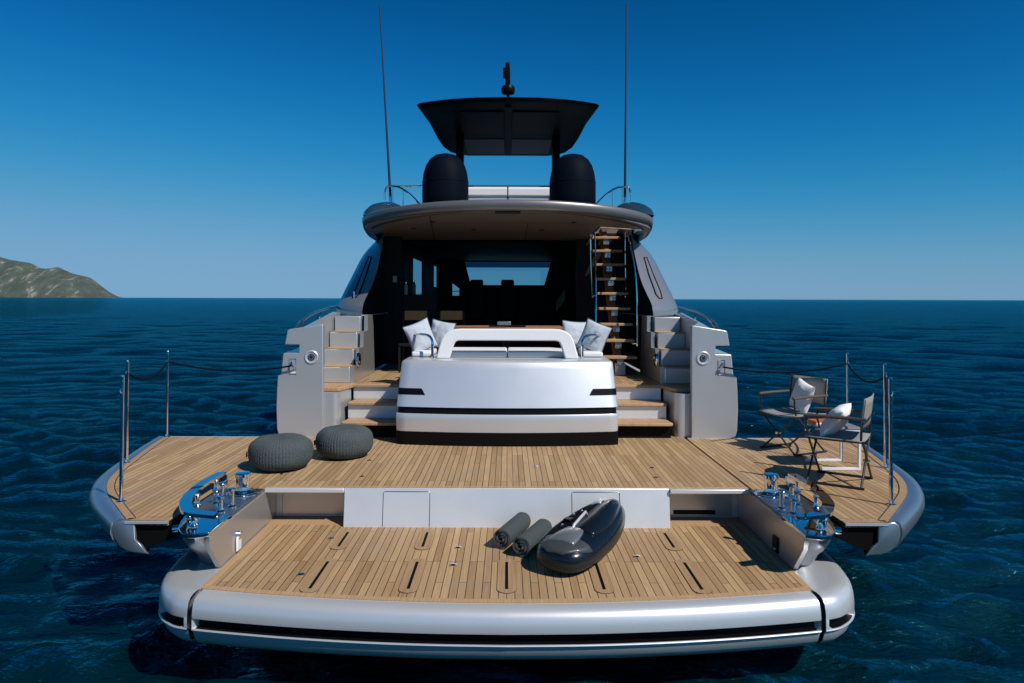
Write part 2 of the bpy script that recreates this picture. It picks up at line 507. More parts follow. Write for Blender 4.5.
# ------------------------------------------------------------------ sea and headland
SEA_Z = -1.02
def build_sea():
    cx, cy = 0.0, 4.0
    rad = np.concatenate([np.linspace(0.5, 14, 170), np.geomspace(14.10, 90, 300), np.geomspace(91, 600, 130), np.geomspace(620, 60000, 40)])
    na = 1000
    ang = np.linspace(0, 2 * np.pi, na, endpoint=False)
    Rr, Aa = np.meshgrid(rad, ang, indexing='ij')
    X = cx + Rr * np.cos(Aa); Y = cy + Rr * np.sin(Aa)
    Z = np.zeros_like(X); DX = np.zeros_like(X); DY = np.zeros_like(X)
    def wave(lam, th, amp, Q, ph):
        k = 2 * np.pi / lam
        reach = lam * 34
        fade = np.clip((reach - Rr) / (reach * .5), 0, 1)
        arg = k * (X * np.cos(th) + Y * np.sin(th)) + ph
        Z[:] += fade * amp * np.sin(arg)
        h = fade * amp * Q * np.cos(arg)
        DX[:] += h * np.cos(th); DY[:] += h * np.sin(th)
    for i in range(46):
        lam = 1.0 * (9 / 1.0) ** (rng.random() ** 1.3)
        wave(lam, R(252) + rng.normal(0, 0.50), 0.0043 * lam ** 0.85 * (0.6 + 0.8 * rng.random()), 1.0, rng.random() * 6.283)
    for i in range(46):
        lam = 0.34 * (1.0 / 0.34) ** rng.random()
        wave(lam, R(252) + rng.normal(0, 0.62), 0.0068 * lam ** 1.0 * (0.6 + 0.8 * rng.random()), 0.9, rng.random() * 6.283)
    Z = np.clip(Z, -0.26, 0.34)
    X = X + DX; Y = Y + DY
    nr = len(rad)
    co = np.stack([X, Y, Z + SEA_Z], -1).reshape(-1, 3)
    co = np.vstack([co, [[cx, cy, SEA_Z]]]).astype(np.float32)
    i, j = np.meshgrid(np.arange(nr - 1), np.arange(na), indexing='ij')
    a = (i * na + j).ravel(); b = (i * na + (j + 1) % na).ravel()
    c = ((i + 1) * na + (j + 1) % na).ravel(); d = ((i + 1) * na + j).ravel()
    quads = np.stack([a, d, c, b], -1).astype(np.int32)
    tri = np.stack([np.full(na, nr * na), np.arange(na), (np.arange(na) + 1) % na], -1).astype(np.int32)
    me = bpy.data.meshes.new('sea')
    me.vertices.add(len(co)); me.vertices.foreach_set('co', co.ravel())
    me.loops.add(quads.size + tri.size)
    me.loops.foreach_set('vertex_index', np.concatenate([quads.ravel(), tri.ravel()]))
    me.polygons.add(len(quads) + len(tri))
    starts = np.concatenate([np.arange(len(quads)) * 4, quads.size + np.arange(len(tri)) * 3]).astype(np.int32)
    me.polygons.foreach_set('loop_start', starts)
    me.update(calc_edges=True)
    me.validate()
    me.materials.append(MT['sea'])
    me.shade_smooth()
    o = bpy.data.objects.new('sea', me); COL.objects.link(o)
    o['kind'] = 'structure'
build_sea()

def build_hill():
    D = 6000.0
    px = [-420, -300, -160, -60, 0, 7, 22, 30, 39, 58, 70, 87.5, 97, 106, 112, 118]
    hp = [62, 70, 55, 47, 41.0, 39.5, 35.2, 34.8, 29.6, 29.4, 24, 20.8, 10.5, 1.0, -6, -14]
    rows = []
    nx, nv = 260, 60
    for iv in range(nv):
        v = iv / (nv - 1)
        row = []
        for ix in range(nx):
            p = -420 + (118 + 420) * (ix / (nx - 1)) ** 0.75
            h = interp(p, px, hp) / 720
            prof = math.sin(min(1, v / 0.62) * math.pi / 2) ** 0.85 if v < 0.62 else math.cos((v - 0.62) / 0.38 * math.pi / 2)
            y = D + 900 * v
            x = (p - 507.5) / 720 * (D + 560)
            nz = noise.fractal(Vector((x / 260 + v * 1.5, v * 3, 0)), 0.9, 2.0, 6) * 34 * max(0.0, min(1, h * 22)) * math.sin(math.pi * min(1, v / 0.75) * 0.9)
            z = h * (D + 560) * prof + nz
            row.append((x, y, z - 2.0))
        rows.append(row)
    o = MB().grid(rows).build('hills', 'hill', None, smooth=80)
    o['kind'] = 'structure'
build_hill()

# ------------------------------------------------------------------ the yacht
Y0 = (0, 9.0, -0.9)
yacht = thing('yacht', 'silver motor yacht seen from astern with fold-out teak terraces and hardtop', 'yacht', Y0, local=False)

def part(mb, name, material, parent=None, **kw):
    return mb.build(name, material, parent if parent is not None else yacht, **kw)

# --- hull forward of the transom, and the stern body under the beach deck, its shade put in as black
def hull():
    st = [(9.15, 2.55, 2.86, 1.04), (10.8, 2.6, 2.88, 1.10), (14, 2.6, 2.88, 1.16), (18, 2.5, 2.84, 1.28), (22, 2.2, 2.62, 1.42), (26, 1.6, 2.1, 1.55), (29.5, 0.8, 1.25, 1.66), (32, 0.04, 0.12, 1.72)]
    rows = []
    for y, w, s, z in st:
        prof = [(-s + .1, z - .02), (-s, z), (-s - .0, z * .5), (-(w + s) / 2, -.35), (-w, -.95), (-w * .6, -1.5), (0, -1.8), (w * .6, -1.5), (w, -.95), ((w + s) / 2, -.35), (s, z * .5), (s, z), (s - .1, z - .02)]
        rows.append([(p[0], y, p[1]) for p in prof])
    m = MB().grid(rows)
    return part(m, 'hull', 'paint', smooth=40)
hull_o = hull()
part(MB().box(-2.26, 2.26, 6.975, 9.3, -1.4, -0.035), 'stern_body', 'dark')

# --- beach deck (level 0)
m = MB().prism([(-2.234, 6.66), (2.234, 6.66), (2.234, 9.3), (-2.234, 9.3)], 'z', -0.03, 0.0)
deck = part(m, 'beach_deck', 'teak')
part(MB().box(-2.234, 2.234, 6.667, 6.70, -0.028, 0.003), 'deck_margin_board', 'teak_solid', deck, bevel=0.002)
for s in (-1, 1):
    part(MB().box(min(1.503 * s, 2.23 * s), max(1.503 * s, 2.23 * s), 6.62, 6.664, -0.042, -0.003), 'deck_edge_band', 'paint_matt', deck, bevel=0.006)
for x, y in ((-1.48, 7.75), (-1.42, 7.05), (1.5, 7.45), (1.46, 7.05), (0.3, 7.5)):
    part(MB().lathe([(0.026, 0.0), (0.026, 0.006), (0.012, 0.011)], (x, y, 0), 14), 'deck_socket', 'steel', deck)

# riser wall between the beach deck and the swim platform, with two niches
def riser_y(z): return 6.655 + .16 * (z + .004)
riser = part(MB().prism([(riser_y(-.004), -.004), (riser_y(-.37), -.37), (6.972, -.37), (6.972, -.032), (6.665, -.032), (6.665, -.004)], 'x', -1.5, 1.5), 'riser_wall', 'riser_paint', bevel=0.004)
for s in (-1, 1):
    a, b = sorted((0.60 * s, 1.04 * s)) if s > 0 else sorted((-1.14, -0.71))
    pts = [(a, -.345), (a, -.045), (a + .015, -.035), (b - .015, -.035), (b, -.045), (b, -.345)]
    part(MB().tube([(p[0], riser_y(p[1]) - .0005, p[1]) for p in pts], 0.0035, 6), 'hatch_seam', 'satin', riser)
    x0, x1 = sorted((1.5 * s, 2.22 * s))
    niche = part(MB().box(x0, x1, 6.93, 6.97, -.37, -.03), 'niche_panel', 'paint')
    part(MB().box(x0 + .06, x1 - .06, 6.915, 6.929, -.33, -.075), 'niche_locker_door', 'panel', niche, bevel=0.006)
    part(MB().box(x0, x1, 6.67, 6.93, -.06, -.031), 'niche_lintel', 'paint', niche, bevel=0.008)
    if s > 0:
        part(MB().box(x0 + .10, x1 - .22, 6.905, 6.914, -.315, -.275), 'niche_slot', 'black', niche, bevel=0.003)
    part(MB().box(x0, x1, 6.66, 6.93, -.372, -.347), 'niche_floor', 'teak_solid', niche)

# --- swim platform
def front_y(x, off=0.0):               # teak front edge, gently bowed aft
    return 4.965 + 0.232 * (abs(x) / 2.2) ** 2 - off
xs = [(-2.2 + 4.4 * i / 40) for i in range(41)]
plat = part(MB().prism([(x, front_y(x, -.06)) for x in xs] + [(2.16, 6.66), (-2.16, 6.66)], 'z', -.39, -.35), 'swim_platform', 'teak_swim', label='lower teak swim platform')
m = MB()
m.grid([[(x, front_y(x, -.059), -.352) for x in xs], [(x, front_y(x, -.059), -.346) for x in xs], [(x, front_y(x), -.346) for x in xs], [(x, front_y(x), -.37) for x in xs]])
part(m, 'platform_margin_board', 'teak_solid', plat)
for s in (-1, 1):
    x0, x1 = sorted((2.161 * s, 2.215 * s))
    part(MB().box(x0, x1, 5.262, 6.66, -.38, -.346), 'platform_side_board', 'teak_solid', plat, bevel=0.003)

def stadium(cx, y0, y1, hw, n=8):
    pts = []
    for k in range(n + 1):
        a = math.pi * k / n
        pts.append((cx + hw * math.cos(a), y1 - hw + hw * math.sin(a)))
    for k in range(n + 1):
        a = math.pi + math.pi * k / n
        pts.append((cx + hw * math.cos(a), y0 + hw + hw * math.sin(a)))
    return pts
for cx in (-1.42, -0.71, 0.0, 0.705, 1.41):
    for y0, y1 in ((5.12, 5.80), (6.00, 6.52)):
        ins = part(MB().prism(stadium(cx, y0, y1, 0.0715), 'z', -.352, -.3458), 'slot_insert', 'leather', plat)
        part(MB().prism(stadium(cx, y0 + .003, y1 - .003, 0.069), 'z', -.352, -.3435), 'slot_surround', 'teak_insert', ins)
        part(MB().box(cx - .011, cx + .011, y0 + .07, y1 - .08, -.352, -.3415), 'slot', 'void', ins)
for x, y in ((-1.53, 6.28), (-1.56, 5.46), (-0.41, 6.06), (-0.42, 5.66), (1.06, 5.86)):
    part(MB().lathe([(0.028, -.35), (0.028, -.342), (0.012, -.336)], (x, y, 0), 14), 'platform_socket', 'steel', plat)

# rounded aft bumper: centre length and the two corner lobes
PATH = [(0, 4.965), (0.55, 4.98), (1.1, 5.023), (1.65, 5.095), (2.2, 5.197), (2.345, 5.265), (2.45, 5.39), (2.515, 5.56), (2.555, 5.78), (2.58, 6.05), (2.60, 6.7)]
PATH_S = spline([(p[0], p[1], 0) for p in PATH], 40)
def path_normals(P):
    out = []
    for i in range(len(P)):
        a = Vector(P[max(i - 1, 0)]); b = Vector(P[min(i + 1, len(P) - 1)])
        t = (b - a).normalized()
        out.append(Vector((t.y, -t.x, 0)))
    return out
NRM = path_normals(PATH_S)
PROF = [(-.03, -.353), (0.0, -.352), (.03, -.353), (.070, -.360), (.100, -.376), (.121, -.405), (.132, -.450), (.136, -.490), (.135, -.506), (.085, -.510), (.085, -.574), (.137, -.578), (.141, -.585), (.124, -.594), (.116, -.62), (.100, -.665), (.062, -.708), (0.0, -.728), (-.5, -.74)]
PROF_PLAIN = [(d if k not in (9, 10) else .137, z) for k, (d, z) in enumerate(PROF)]
def bumper_section(idx, s, prof):
    p, nn = Vector(PATH_S[idx]), NRM[idx]
    return [((p.x + nn.x * d) * s, p.y + nn.y * d, z) for d, z in prof]
_c = [i for i, p in enumerate(PATH_S) if p[0] <= 2.190]
ic = [i for i in _c[:-4] if i % 5 == 0] + [_c[-3], _c[-1]]
rows = [bumper_section(i, -1, PROF if i < ic[-1] - 0 else PROF_PLAIN) for i in reversed(ic)] + [bumper_section(i, 1, PROF if i < ic[-1] else PROF_PLAIN) for i in ic[1:]]
# close the slot ends with a short plain length
bump = part(MB().grid(rows), 'platform_bumper', 'paint', smooth=40)
rows = [[((PATH_S[i][0] + NRM[i].x * d) * s, PATH_S[i][1] + NRM[i].y * d, z) for d, z in ((.0865, -.5095), (.0865, -.572), (.129, -.5755))] for s, seq in ((-1, list(reversed(ic[:-1]))), (1, ic[1:-1])) for i in seq]
part(MB().grid(rows), 'bumper_slot', 'black', bump)
for s in (-1, 1):
    il = [i for i, p in enumerate(PATH_S) if p[0] >= 2.211 and (i % 5 == 0 or p[0] < 2.235)]
    prof2 = []
    for k, i in enumerate(il):
        prof2.append(PROF_PLAIN if (PATH_S[i][0] < 2.25 or PATH_S[i][0] > 2.45) else PROF)
    rows = [bumper_section(i, s, pr) for i, pr in zip(il, prof2)]
    lobe = part(MB().grid(rows), 'bumper_corner', 'paint', smooth=40)
    # flat top of the corner
    inner = [(2.215, 5.205), (2.215, 6.7)]
    top = [(PATH_S[i][0], PATH_S[i][1]) for i in il]
    part(MB().prism([(x * s, y) for x, y in [inner[0]] + top + [inner[1]]], 'z', -.66, -.3535), 'corner_top', 'paint', lobe)
    ib = [i for k, i in enumerate(il) if not (PATH_S[i][0] < 2.25 or PATH_S[i][0] > 2.45)]
    rows = [[((PATH_S[i][0] + NRM[i].x * d) * s, PATH_S[i][1] + NRM[i].y * d, z) for d, z in ((.0865, -.5095), (.0865, -.572), (.129, -.5755))] for i in ib]
    part(MB().grid(rows), 'corner_slot', 'black', lobe)
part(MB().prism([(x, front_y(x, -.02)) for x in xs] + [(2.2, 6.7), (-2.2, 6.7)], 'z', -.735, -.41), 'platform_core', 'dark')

# --- mooring pods either side of the platform
def pod(s):
    # inner wall: vertical panel with a raked aft end
    wall = MB().prism([(5.60, -.352), (5.40, -.13), (5.38, -.03), (6.95, -.03), (6.95, -.352)], 'x', 2.222 * s, 2.262 * s)
    w = part(wall, 'pod_inner_wall', 'panel', bevel=0.004, label='side wall of the mooring pod facing the swim platform')
    # body: outer side rounds in towards the stern and undercuts
    def ring(z, g):
        pts = [(2.263, 5.42 + g * 1.3), (2.33, 5.37 + g * 1.5), (2.41, 5.40 + g * 1.4), (2.48, 5.50 + g * 1.2), (2.54, 5.68 + g), (2.585, 5.9 + g * .5), (2.615, 6.95), (2.263, 6.95)]
        return [((2.263 + (x - 2.263) * (1 - g * .9)) * s, y, z) for x, y in pts]
    rows = [ring(-.04, 0.0), ring(-.10, 0.01), ring(-.16, 0.05), ring(-.24, 0.13), ring(-.352, 0.20)]
    mb = MB().grid(rows, close_u=True)
    mb.f.append(tuple(range(7, -1, -1)))
    mb.f.append(tuple(range(32, 40)))
    part(mb, 'mooring_pod', 'rim_paint', smooth=45)
    plan = [(2.235, 5.83), (2.60, 5.83), (2.635, 5.95), (2.635, 6.62), (2.235, 6.62)]
    top = part(MB().prism([(x * s, y) for x, y in plan], 'z', -.036, -.004), 'pod_top_plate', 'satin', bevel=0.004)
    plan = [(2.223, 5.37), (2.33, 5.33), (2.42, 5.36), (2.50, 5.47), (2.56, 5.65), (2.60, 5.826), (2.223, 5.826)]
    part(MB().prism([(x * s, y) for x, y in plan], 'z', -.036, -.002), 'pod_end_plate', 'mirror', top, bevel=0.006)
    # flat mirrored fairlead band standing on posts round the outer aft corner
    outer = spline([(2.70, 6.72, 0), (2.715, 6.30, 0), (2.645, 5.85, 0), (2.545, 5.60, 0), (2.43, 5.45, 0), (2.19, 5.37, 0)], 6)
    inner = spline([(2.62, 6.72, 0), (2.63, 6.30, 0), (2.568, 5.89, 0), (2.478, 5.672, 0), (2.385, 5.535, 0), (2.19, 5.452, 0)], 6)
    zt, zb = 0.125, 0.10
    rows = []
    for a, b in zip(outer, inner):
        rows.append([(a[0] * s, a[1], zb), (a[0] * s, a[1], zt), (b[0] * s, b[1], zt), (b[0] * s, b[1], zb)])
    mb = MB().grid(rows, close_u=True)
    n = len(rows)
    mb.f += [(0, 1, 2, 3), (4 * n - 1, 4 * n - 2, 4 * n - 3, 4 * n - 4)]
    band = part(mb, 'fairlead_band', 'mirror', top, smooth=30)
    part(MB().box(min(2.60 * s, 2.70 * s), max(2.60 * s, 2.70 * s), 6.70, 6.722, 0.0, 0.10), 'fairlead_end', 'mirror', top)
    for x, y in ((2.645, 6.55), (2.60, 6.05), (2.40, 5.52), (2.53, 5.74)):
        part(MB().lathe([(0.028, -.004), (0.03, 0.006), (0.02, 0.02), (0.018, 0.07), (0.026, 0.10)], (x * s, y, 0), 16), 'fairlead_post', 'steel', top)
    # bollards and the capstan
    for x, y, h in ((2.50, 6.32, .13), (2.47, 6.12, .12), (2.34, 5.88, .13), (2.30, 6.02, .16)):
        part(MB().lathe([(0.036, -.004), (0.036, .008), (0.022, .02), (0.02, h - .03), (0.030, h - .018), (0.033, h - .006), (0.028, h)], (x * s, y, 0), 18), 'bollard', 'steel', top)
    part(MB().lathe([(.115, -.004), (.115, .010), (.10, .022), (.066, .032), (.060, .055), (.058, .13), (.062, .146), (.068, .150), (.068, .174), (.062, .182), (.03, .184)], (2.37 * s, 6.46, 0), 28), 'capstan', 'steel', top)
    part(MB().lathe([(.145, -.004), (.145, .003), (.135, .007)], (2.37 * s, 6.46, 0), 28), 'capstan_plate', 'steel', top)
    # recessed light / hand hole in the wall
    yy = 5.93
    if s < 0:
        part(MB().box(-2.221, -2.2, yy - .04, yy + .05, -.33, -.21), 'wall_fitting', 'white_gloss', w, bevel=0.012)
        part(MB().lathe([(.032, -2.221), (.032, -2.19), (.02, -2.183)], (0, yy + .005, -.20), 16, 'x'), 'wall_lamp', 'steel', w)
    else:
        part(MB().box(2.205, 2.221, yy - .05, yy + .06, -.33, -.20), 'wall_fitting', 'black', w, bevel=0.012)
        part(MB().lathe([(.03, 2.19), (.03, 2.215)], (0, yy + .0, -.30), 14, 'x'), 'wall_knob', 'steel', w)
for s in (-1, 1): pod(s)

# --- fold-out side terraces
TK = [(4.30, 9.05), (4.185, 8.4), (4.05, 7.78), (3.945, 7.32), (3.83, 6.94), (3.655, 6.575), (3.45, 6.27), (3.22, 5.965), (2.982, 5.655)]
OUT = [(4.42, 9.10), (4.315, 8.43), (4.185, 7.81), (4.085, 7.35), (3.94, 6.91), (3.73, 6.50), (3.49, 6.16), (3.24, 5.85), (3.04, 5.60)]
def terrace(s, nm):
    tk = [(p[0], p[1]) for p in spline([(a, b, 0) for a, b in TK], 5)]
    ou = [(p[0], p[1]) for p in spline([(a, b, 0) for a, b in OUT], 5)]
    inner = [(2.645, 5.64), (2.645, 6.64), (2.262, 6.64), (2.262, 9.05)]
    board = part(MB().prism([(x * s, y) for x, y in tk + inner], 'z', -.035, 0.0), 'terrace', 'teak', label=nm)
    # margin board along the curved edge
    tin = []
    for i, p in enumerate(tk):
        a = Vector(tk[max(i - 1, 0)]); b = Vector(tk[min(i + 1, len(tk) - 1)]); t = (b - a).normalized()
        nn = Vector((-t.y, t.x))
        if nn.x > 0: nn = -nn
        tin.append((p[0] + nn.x * .06, p[1] + nn.y * .06))
    rows = [[(a[0] * s, a[1], .001), (a[0] * s, a[1], .004), (b[0] * s, b[1], .004), (b[0] * s, b[1], .001)] for a, b in zip(tk, tin)]
    part(MB().grid(rows), 'terrace_margin_board', 'teak_insert', board)
    part(MB().box(min(2.645 * s, 2.99 * s), max(2.645 * s, 2.99 * s), 5.652, 5.70, .001, .004), 'terrace_aft_board', 'teak_insert', board)
    # dark caulk line inside the edge
    rows = [[(b[0] * s, b[1], .003), ((b[0] - .008) * s, b[1] + .004, .003)] for b in tin]
    part(MB().grid(rows), 'caulk_line', 'dark', board)
    # rounded hull rim outside the planking
    PR = [(0.0, -.002), (.022, .010), (.060, .011), (.090, -.010), (.106, -.050), (.108, -.095), (.090, -.150), (.050, -.205), (0.0, -.240), (-.06, -.256), (-.17, -.262)]
    rows = []
    for i, p in enumerate(tk):
        a = Vector(tk[max(i - 1, 0)]); b = Vector(tk[min(i + 1, len(tk) - 1)]); t = (b - a).normalized()
        nn = Vector((-t.y, t.x))
        if nn.x < 0: nn = -nn
        if i == len(tk) - 1: nn = Vector((1, 0))
        k = interp(p[1], [5.65, 6.3, 7.5, 9.05], [1.0, 1.3, 1.3, 1.1])
        rows.append([((p[0] + nn.x * d * k) * s, p[1] + nn.y * d * k, z) for d, z in PR])
    rim = part(MB().grid(rows), 'terrace_rim', 'rim_paint', board, smooth=50)
    # aft end cap of the rim
    cap = rows[-1]
    pts = [(p[0], p[1] - .001, p[2]) for p in cap] + [(x * s, cap[0][1] - .001, z) for x, z in ((2.86, -.19), (2.905, -.15), (2.915, -.03), (2.95, -.004))]
    cxm = sum(p[0] for p in pts) / len(pts); czm = sum(p[2] for p in pts) / len(pts)
    rows_c = []
    for sc, dy in ((1.0, 0.0), (.975, -.010), (.93, -.018), (.86, -.021)):
        rows_c.append([(cxm + (p[0] - cxm) * sc, p[1] + dy, czm + (p[2] - czm) * sc) for p in pts])
    mb = MB().grid(rows_c, close_u=True)
    mb.f.append(tuple(3 * len(pts) + k for k in range(len(pts))))
    part(mb, 'rim_end_cap', 'rim_paint', board, smooth=60)
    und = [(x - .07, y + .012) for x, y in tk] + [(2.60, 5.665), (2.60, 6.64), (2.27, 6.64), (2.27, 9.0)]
    part(MB().prism([(x * s, y) for x, y in und], 'z', [-.258] * len(tk) + [-.13] + [-.12] * 3, -.037), 'terrace_shaded_underside', 'void', board)  # near-black box: the shade below the terrace is put into its colour
    part(MB().box(min(2.65 * s, 2.99 * s), max(2.65 * s, 2.99 * s), 5.625, 5.639, -.018, 0.0), 'terrace_edge_trim', 'paint', board)
    part(MB().box(min(2.27 * s, 4.34 * s), max(2.27 * s, 4.34 * s), 9.051, 9.07, -.06, .004), 'terrace_front_trim', 'paint', board)
    # hydraulic hinge arm seen beside the pod
    part(MB().tube([(2.50 * s, 5.63, -.05), (2.60 * s, 5.60, -.05)], .028, 14), 'hinge_pin', 'steel', board)
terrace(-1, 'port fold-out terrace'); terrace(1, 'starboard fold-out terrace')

# --- transom block under the sofa
def tface(x, z):                        # aft face of the block as y(x, z)
    yc = interp(z, [.14, .36, .45, .97], [8.50, 8.50, 8.52, 8.67])
    w = interp(z, [.14, .45, .97], [1.352, 1.335, 1.295])
    return yc + .125 * min(1, abs(x) / w) ** 2, w
def tring(z, inset=0.0, n=36, back=10.25, xa=None, xb=None):
    _, w = tface(0, z); w -= inset
    pts = [(-w, back)]
    rc = .055
    ys = tface(w, z)[0]
    pts.append((-w, ys + rc))
    for k in range(1, 6):
        a = math.pi / 2 * k / 6
        pts.append((-w + rc * (1 - math.cos(a)), ys + rc - rc * math.sin(a) + inset))
    for i in range(n + 1):
        x = (-w + rc) + 2 * (w - rc) * i / n
        pts.append((x, tface(x, z)[0] + inset + (0 if True else 0)))
    for k in range(5, 0, -1):
        a = math.pi / 2 * k / 6
        pts.append((w - rc * (1 - math.cos(a)), ys + rc - rc * math.sin(a) + inset))
    pts += [(w, ys + rc), (w, back)]
    return [(x, y, z) for x, y in pts]
def tloft(zs, inset=0.0):
    rows = [tring(z, i if isinstance(inset, (list, tuple)) else inset) for z, i in zip(zs, inset if isinstance(inset, (list, tuple)) else [inset] * len(zs))]
    mb = MB().grid(rows, close_u=True)
    nc = len(rows[0])
    mb.f += [tuple(range(nc)), tuple((len(rows) - 1) * nc + k for k in reversed(range(nc)))]
    return mb
block = part(tloft([.452, .60, .75, .90, .965, .985, .995], [0, 0, 0, 0, 0, .012, .04]), 'transom_block', 'transom_paint', smooth=40, label='white transom block below the aft sofa')
part(tloft([.14, .2, .3, .36, .372, .374], [.02, .012, .004, 0, .004, .012]), 'transom_lower_strip', 'paint', block, smooth=40)
part(tloft([.36, .47], .022), 'transom_stripe', 'black', block, smooth=40)
part(tloft([0.0, .16], .012), 'transom_plinth', 'plinth', block, smooth=40)
for s in (-1, 1):
    rows = []
    for z, xe in ((.593, .985), (.63, 1.005), (.668, 1.03)):
        ring = tring(z, -.004)
        seg = [p for p in ring if p[0] * s >= xe + .02 and p[1] < 9.02]
        yx = tface(xe, z)[0] - .004
        seg = sorted(seg, key=lambda p: (abs(p[0]), p[1]))
        n = 12
        ts = np.linspace(0, len(seg) - 1, n)
        row = [(xe * s, yx, z)]
        for t in ts:
            i = int(min(t, len(seg) - 2)); f = t - i
            a, b = Vector(seg[i]), Vector(seg[i + 1])
            row.append(tuple(a.lerp(b, f)))
        rows.append(row)
    part(MB().grid(rows), 'transom_inlay', 'black', block, smooth=40)

# sofa: white hooped back frame, seat cushions, side rails
def round_rect_bar():
    outer = [(-.895, .993), (-.865, 1.12), (-.835, 1.225), (-.80, 1.29), (-.745, 1.335), (-.67, 1.36), (-.58, 1.366), (.58, 1.366), (.67, 1.36), (.745, 1.335), (.80, 1.29), (.835, 1.225), (.865, 1.12), (.895, .993)]
    inner = [(-.725, .993), (-.70, 1.08), (-.675, 1.16), (-.655, 1.20), (-.625, 1.215), (-.60, 1.218), (-.55, 1.218), (.55, 1.218), (.60, 1.218), (.625, 1.215), (.655, 1.20), (.675, 1.16), (.70, 1.08), (.725, .993)]
    mb = MB()
    rows = []
    for (ax, az), (bx, bz) in zip(outer, inner):
        rows.append([(ax, 9.02 + (az - 1) * .18, az), (ax, 9.14 + (az - 1) * .18, az), (bx, 9.14 + (bz - 1) * .18, bz), (bx, 9.02 + (bz - 1) * .18, bz)])
    mb.grid(rows, close_u=True)
    n = len(rows)
    mb.f += [(0, 1, 2, 3), (4 * n - 1, 4 * n - 2, 4 * n - 3, 4 * n - 4)]
    return mb
sofa = part(round_rect_bar(), 'sofa_back_hoop', 'white', bevel=0.018, seg=4, smooth=50)
for x0, x1 in ((-.90, -.006), (.006, .90)):
    part(MB().box(x0, x1, 9.20, 10.05, .996, 1.072), 'seat_cushion', 'white', bevel=0.025, seg=4)
for s in (-1, 1):
    part(MB().box(min(.965 * s, 1.23 * s), max(.965 * s, 1.23 * s), 9.24, 10.0, .996, 1.066), 'side_cushion', 'white', bevel=0.025, seg=4)
    pts = spline([(1.245 * s, 9.52, .99), (1.245 * s, 9.52, 1.15), (1.245 * s, 9.52, 1.24)], 3)
    part(MB().tube(pts, .016, 10), 'sofa_rail_post', 'steel')
    pts = spline([(1.32 * s, 9.58, 1.278), (1.25 * s, 9.50, 1.282), (1.12 * s, 9.33, 1.284), (1.035 * s, 9.21, 1.282), (.975 * s, 9.135, 1.255), (.95 * s, 9.10, 1.20), (.948 * s, 9.10, 1.10), (.948 * s, 9.10, .99)], 5)
    part(MB().tube(pts, .017, 10), 'sofa_side_rail', 'steel')

# --- stairs from the beach deck to the cockpit, landing and cockpit sole
for s in (-1, 1):
    lx = lambda v: v * s
    sp = [(9.63, .575), (9.63, .60)]
    for z, y, xo in ((.2, 8.97, 2.075), (.4, 9.29, 2.07)):
        x0, x1 = sorted((1.38 * s, xo * s))
        pts = [(1.38 * s, y), ((xo - .05) * s, y), (xo * s, y + .03), ((xo - .03) * s, y + .36), (1.38 * s, y + .36)]
        part(MB().prism(pts, 'z', z - .038, z), 'stair_tread', 'teak_solid', bevel=0.008)
    x0, x1 = sorted((1.36 * s, 2.06 * s))
    part(MB().box(x0, x1, 9.33, 9.36, .2, .362), 'stair_riser', 'paint_matt')
    part(MB().box(x0, x1, 9.66, 9.69, .4, .565), 'stair_riser', 'paint_matt')
    part(MB().box(x0, x1, 9.06, 9.1, 0.0, .162), 'stair_plinth', 'plinth')
    # stringer pillar at the outer side, rounded inboard corner
    arc = [(2.36, 9.62), (2.36, 9.13), (2.22, 9.12)] + [(2.22 - .09 * math.sin(a), 9.21 - .09 * math.cos(a)) for a in [R(t) for t in (15, 30, 45, 60, 75, 90)]] + [(2.085, 9.62)]
    part(MB().prism([(x * s, y) for x, y in arc], 'z', 0.0, .548), 'stair_stringer', 'bulwark', smooth=40)
    # landing lobe in teak
    lob = [(2.385, 9.24), (2.17, 9.24), (2.13, 9.30), (2.06, 9.62), (2.06, 9.78), (2.56, 9.78), (2.55, 9.62)]
    part(MB().prism([(x * s, y) for x, y in lob], 'z', .551, .601), 'landing_lobe', 'teak_solid', bevel=0.008)
part(MB().box(-2.09, -1.30, 9.62, 9.70, .56, .6), 'landing_nosing', 'teak_solid', bevel=0.008)
part(MB().box(1.30, 2.09, 9.62, 9.70, .56, .6), 'landing_nosing', 'teak_solid', bevel=0.008)
part(MB().box(-2.09, 2.09, 9.701, 13.3, .52, .598), 'cockpit_sole', 'teak')

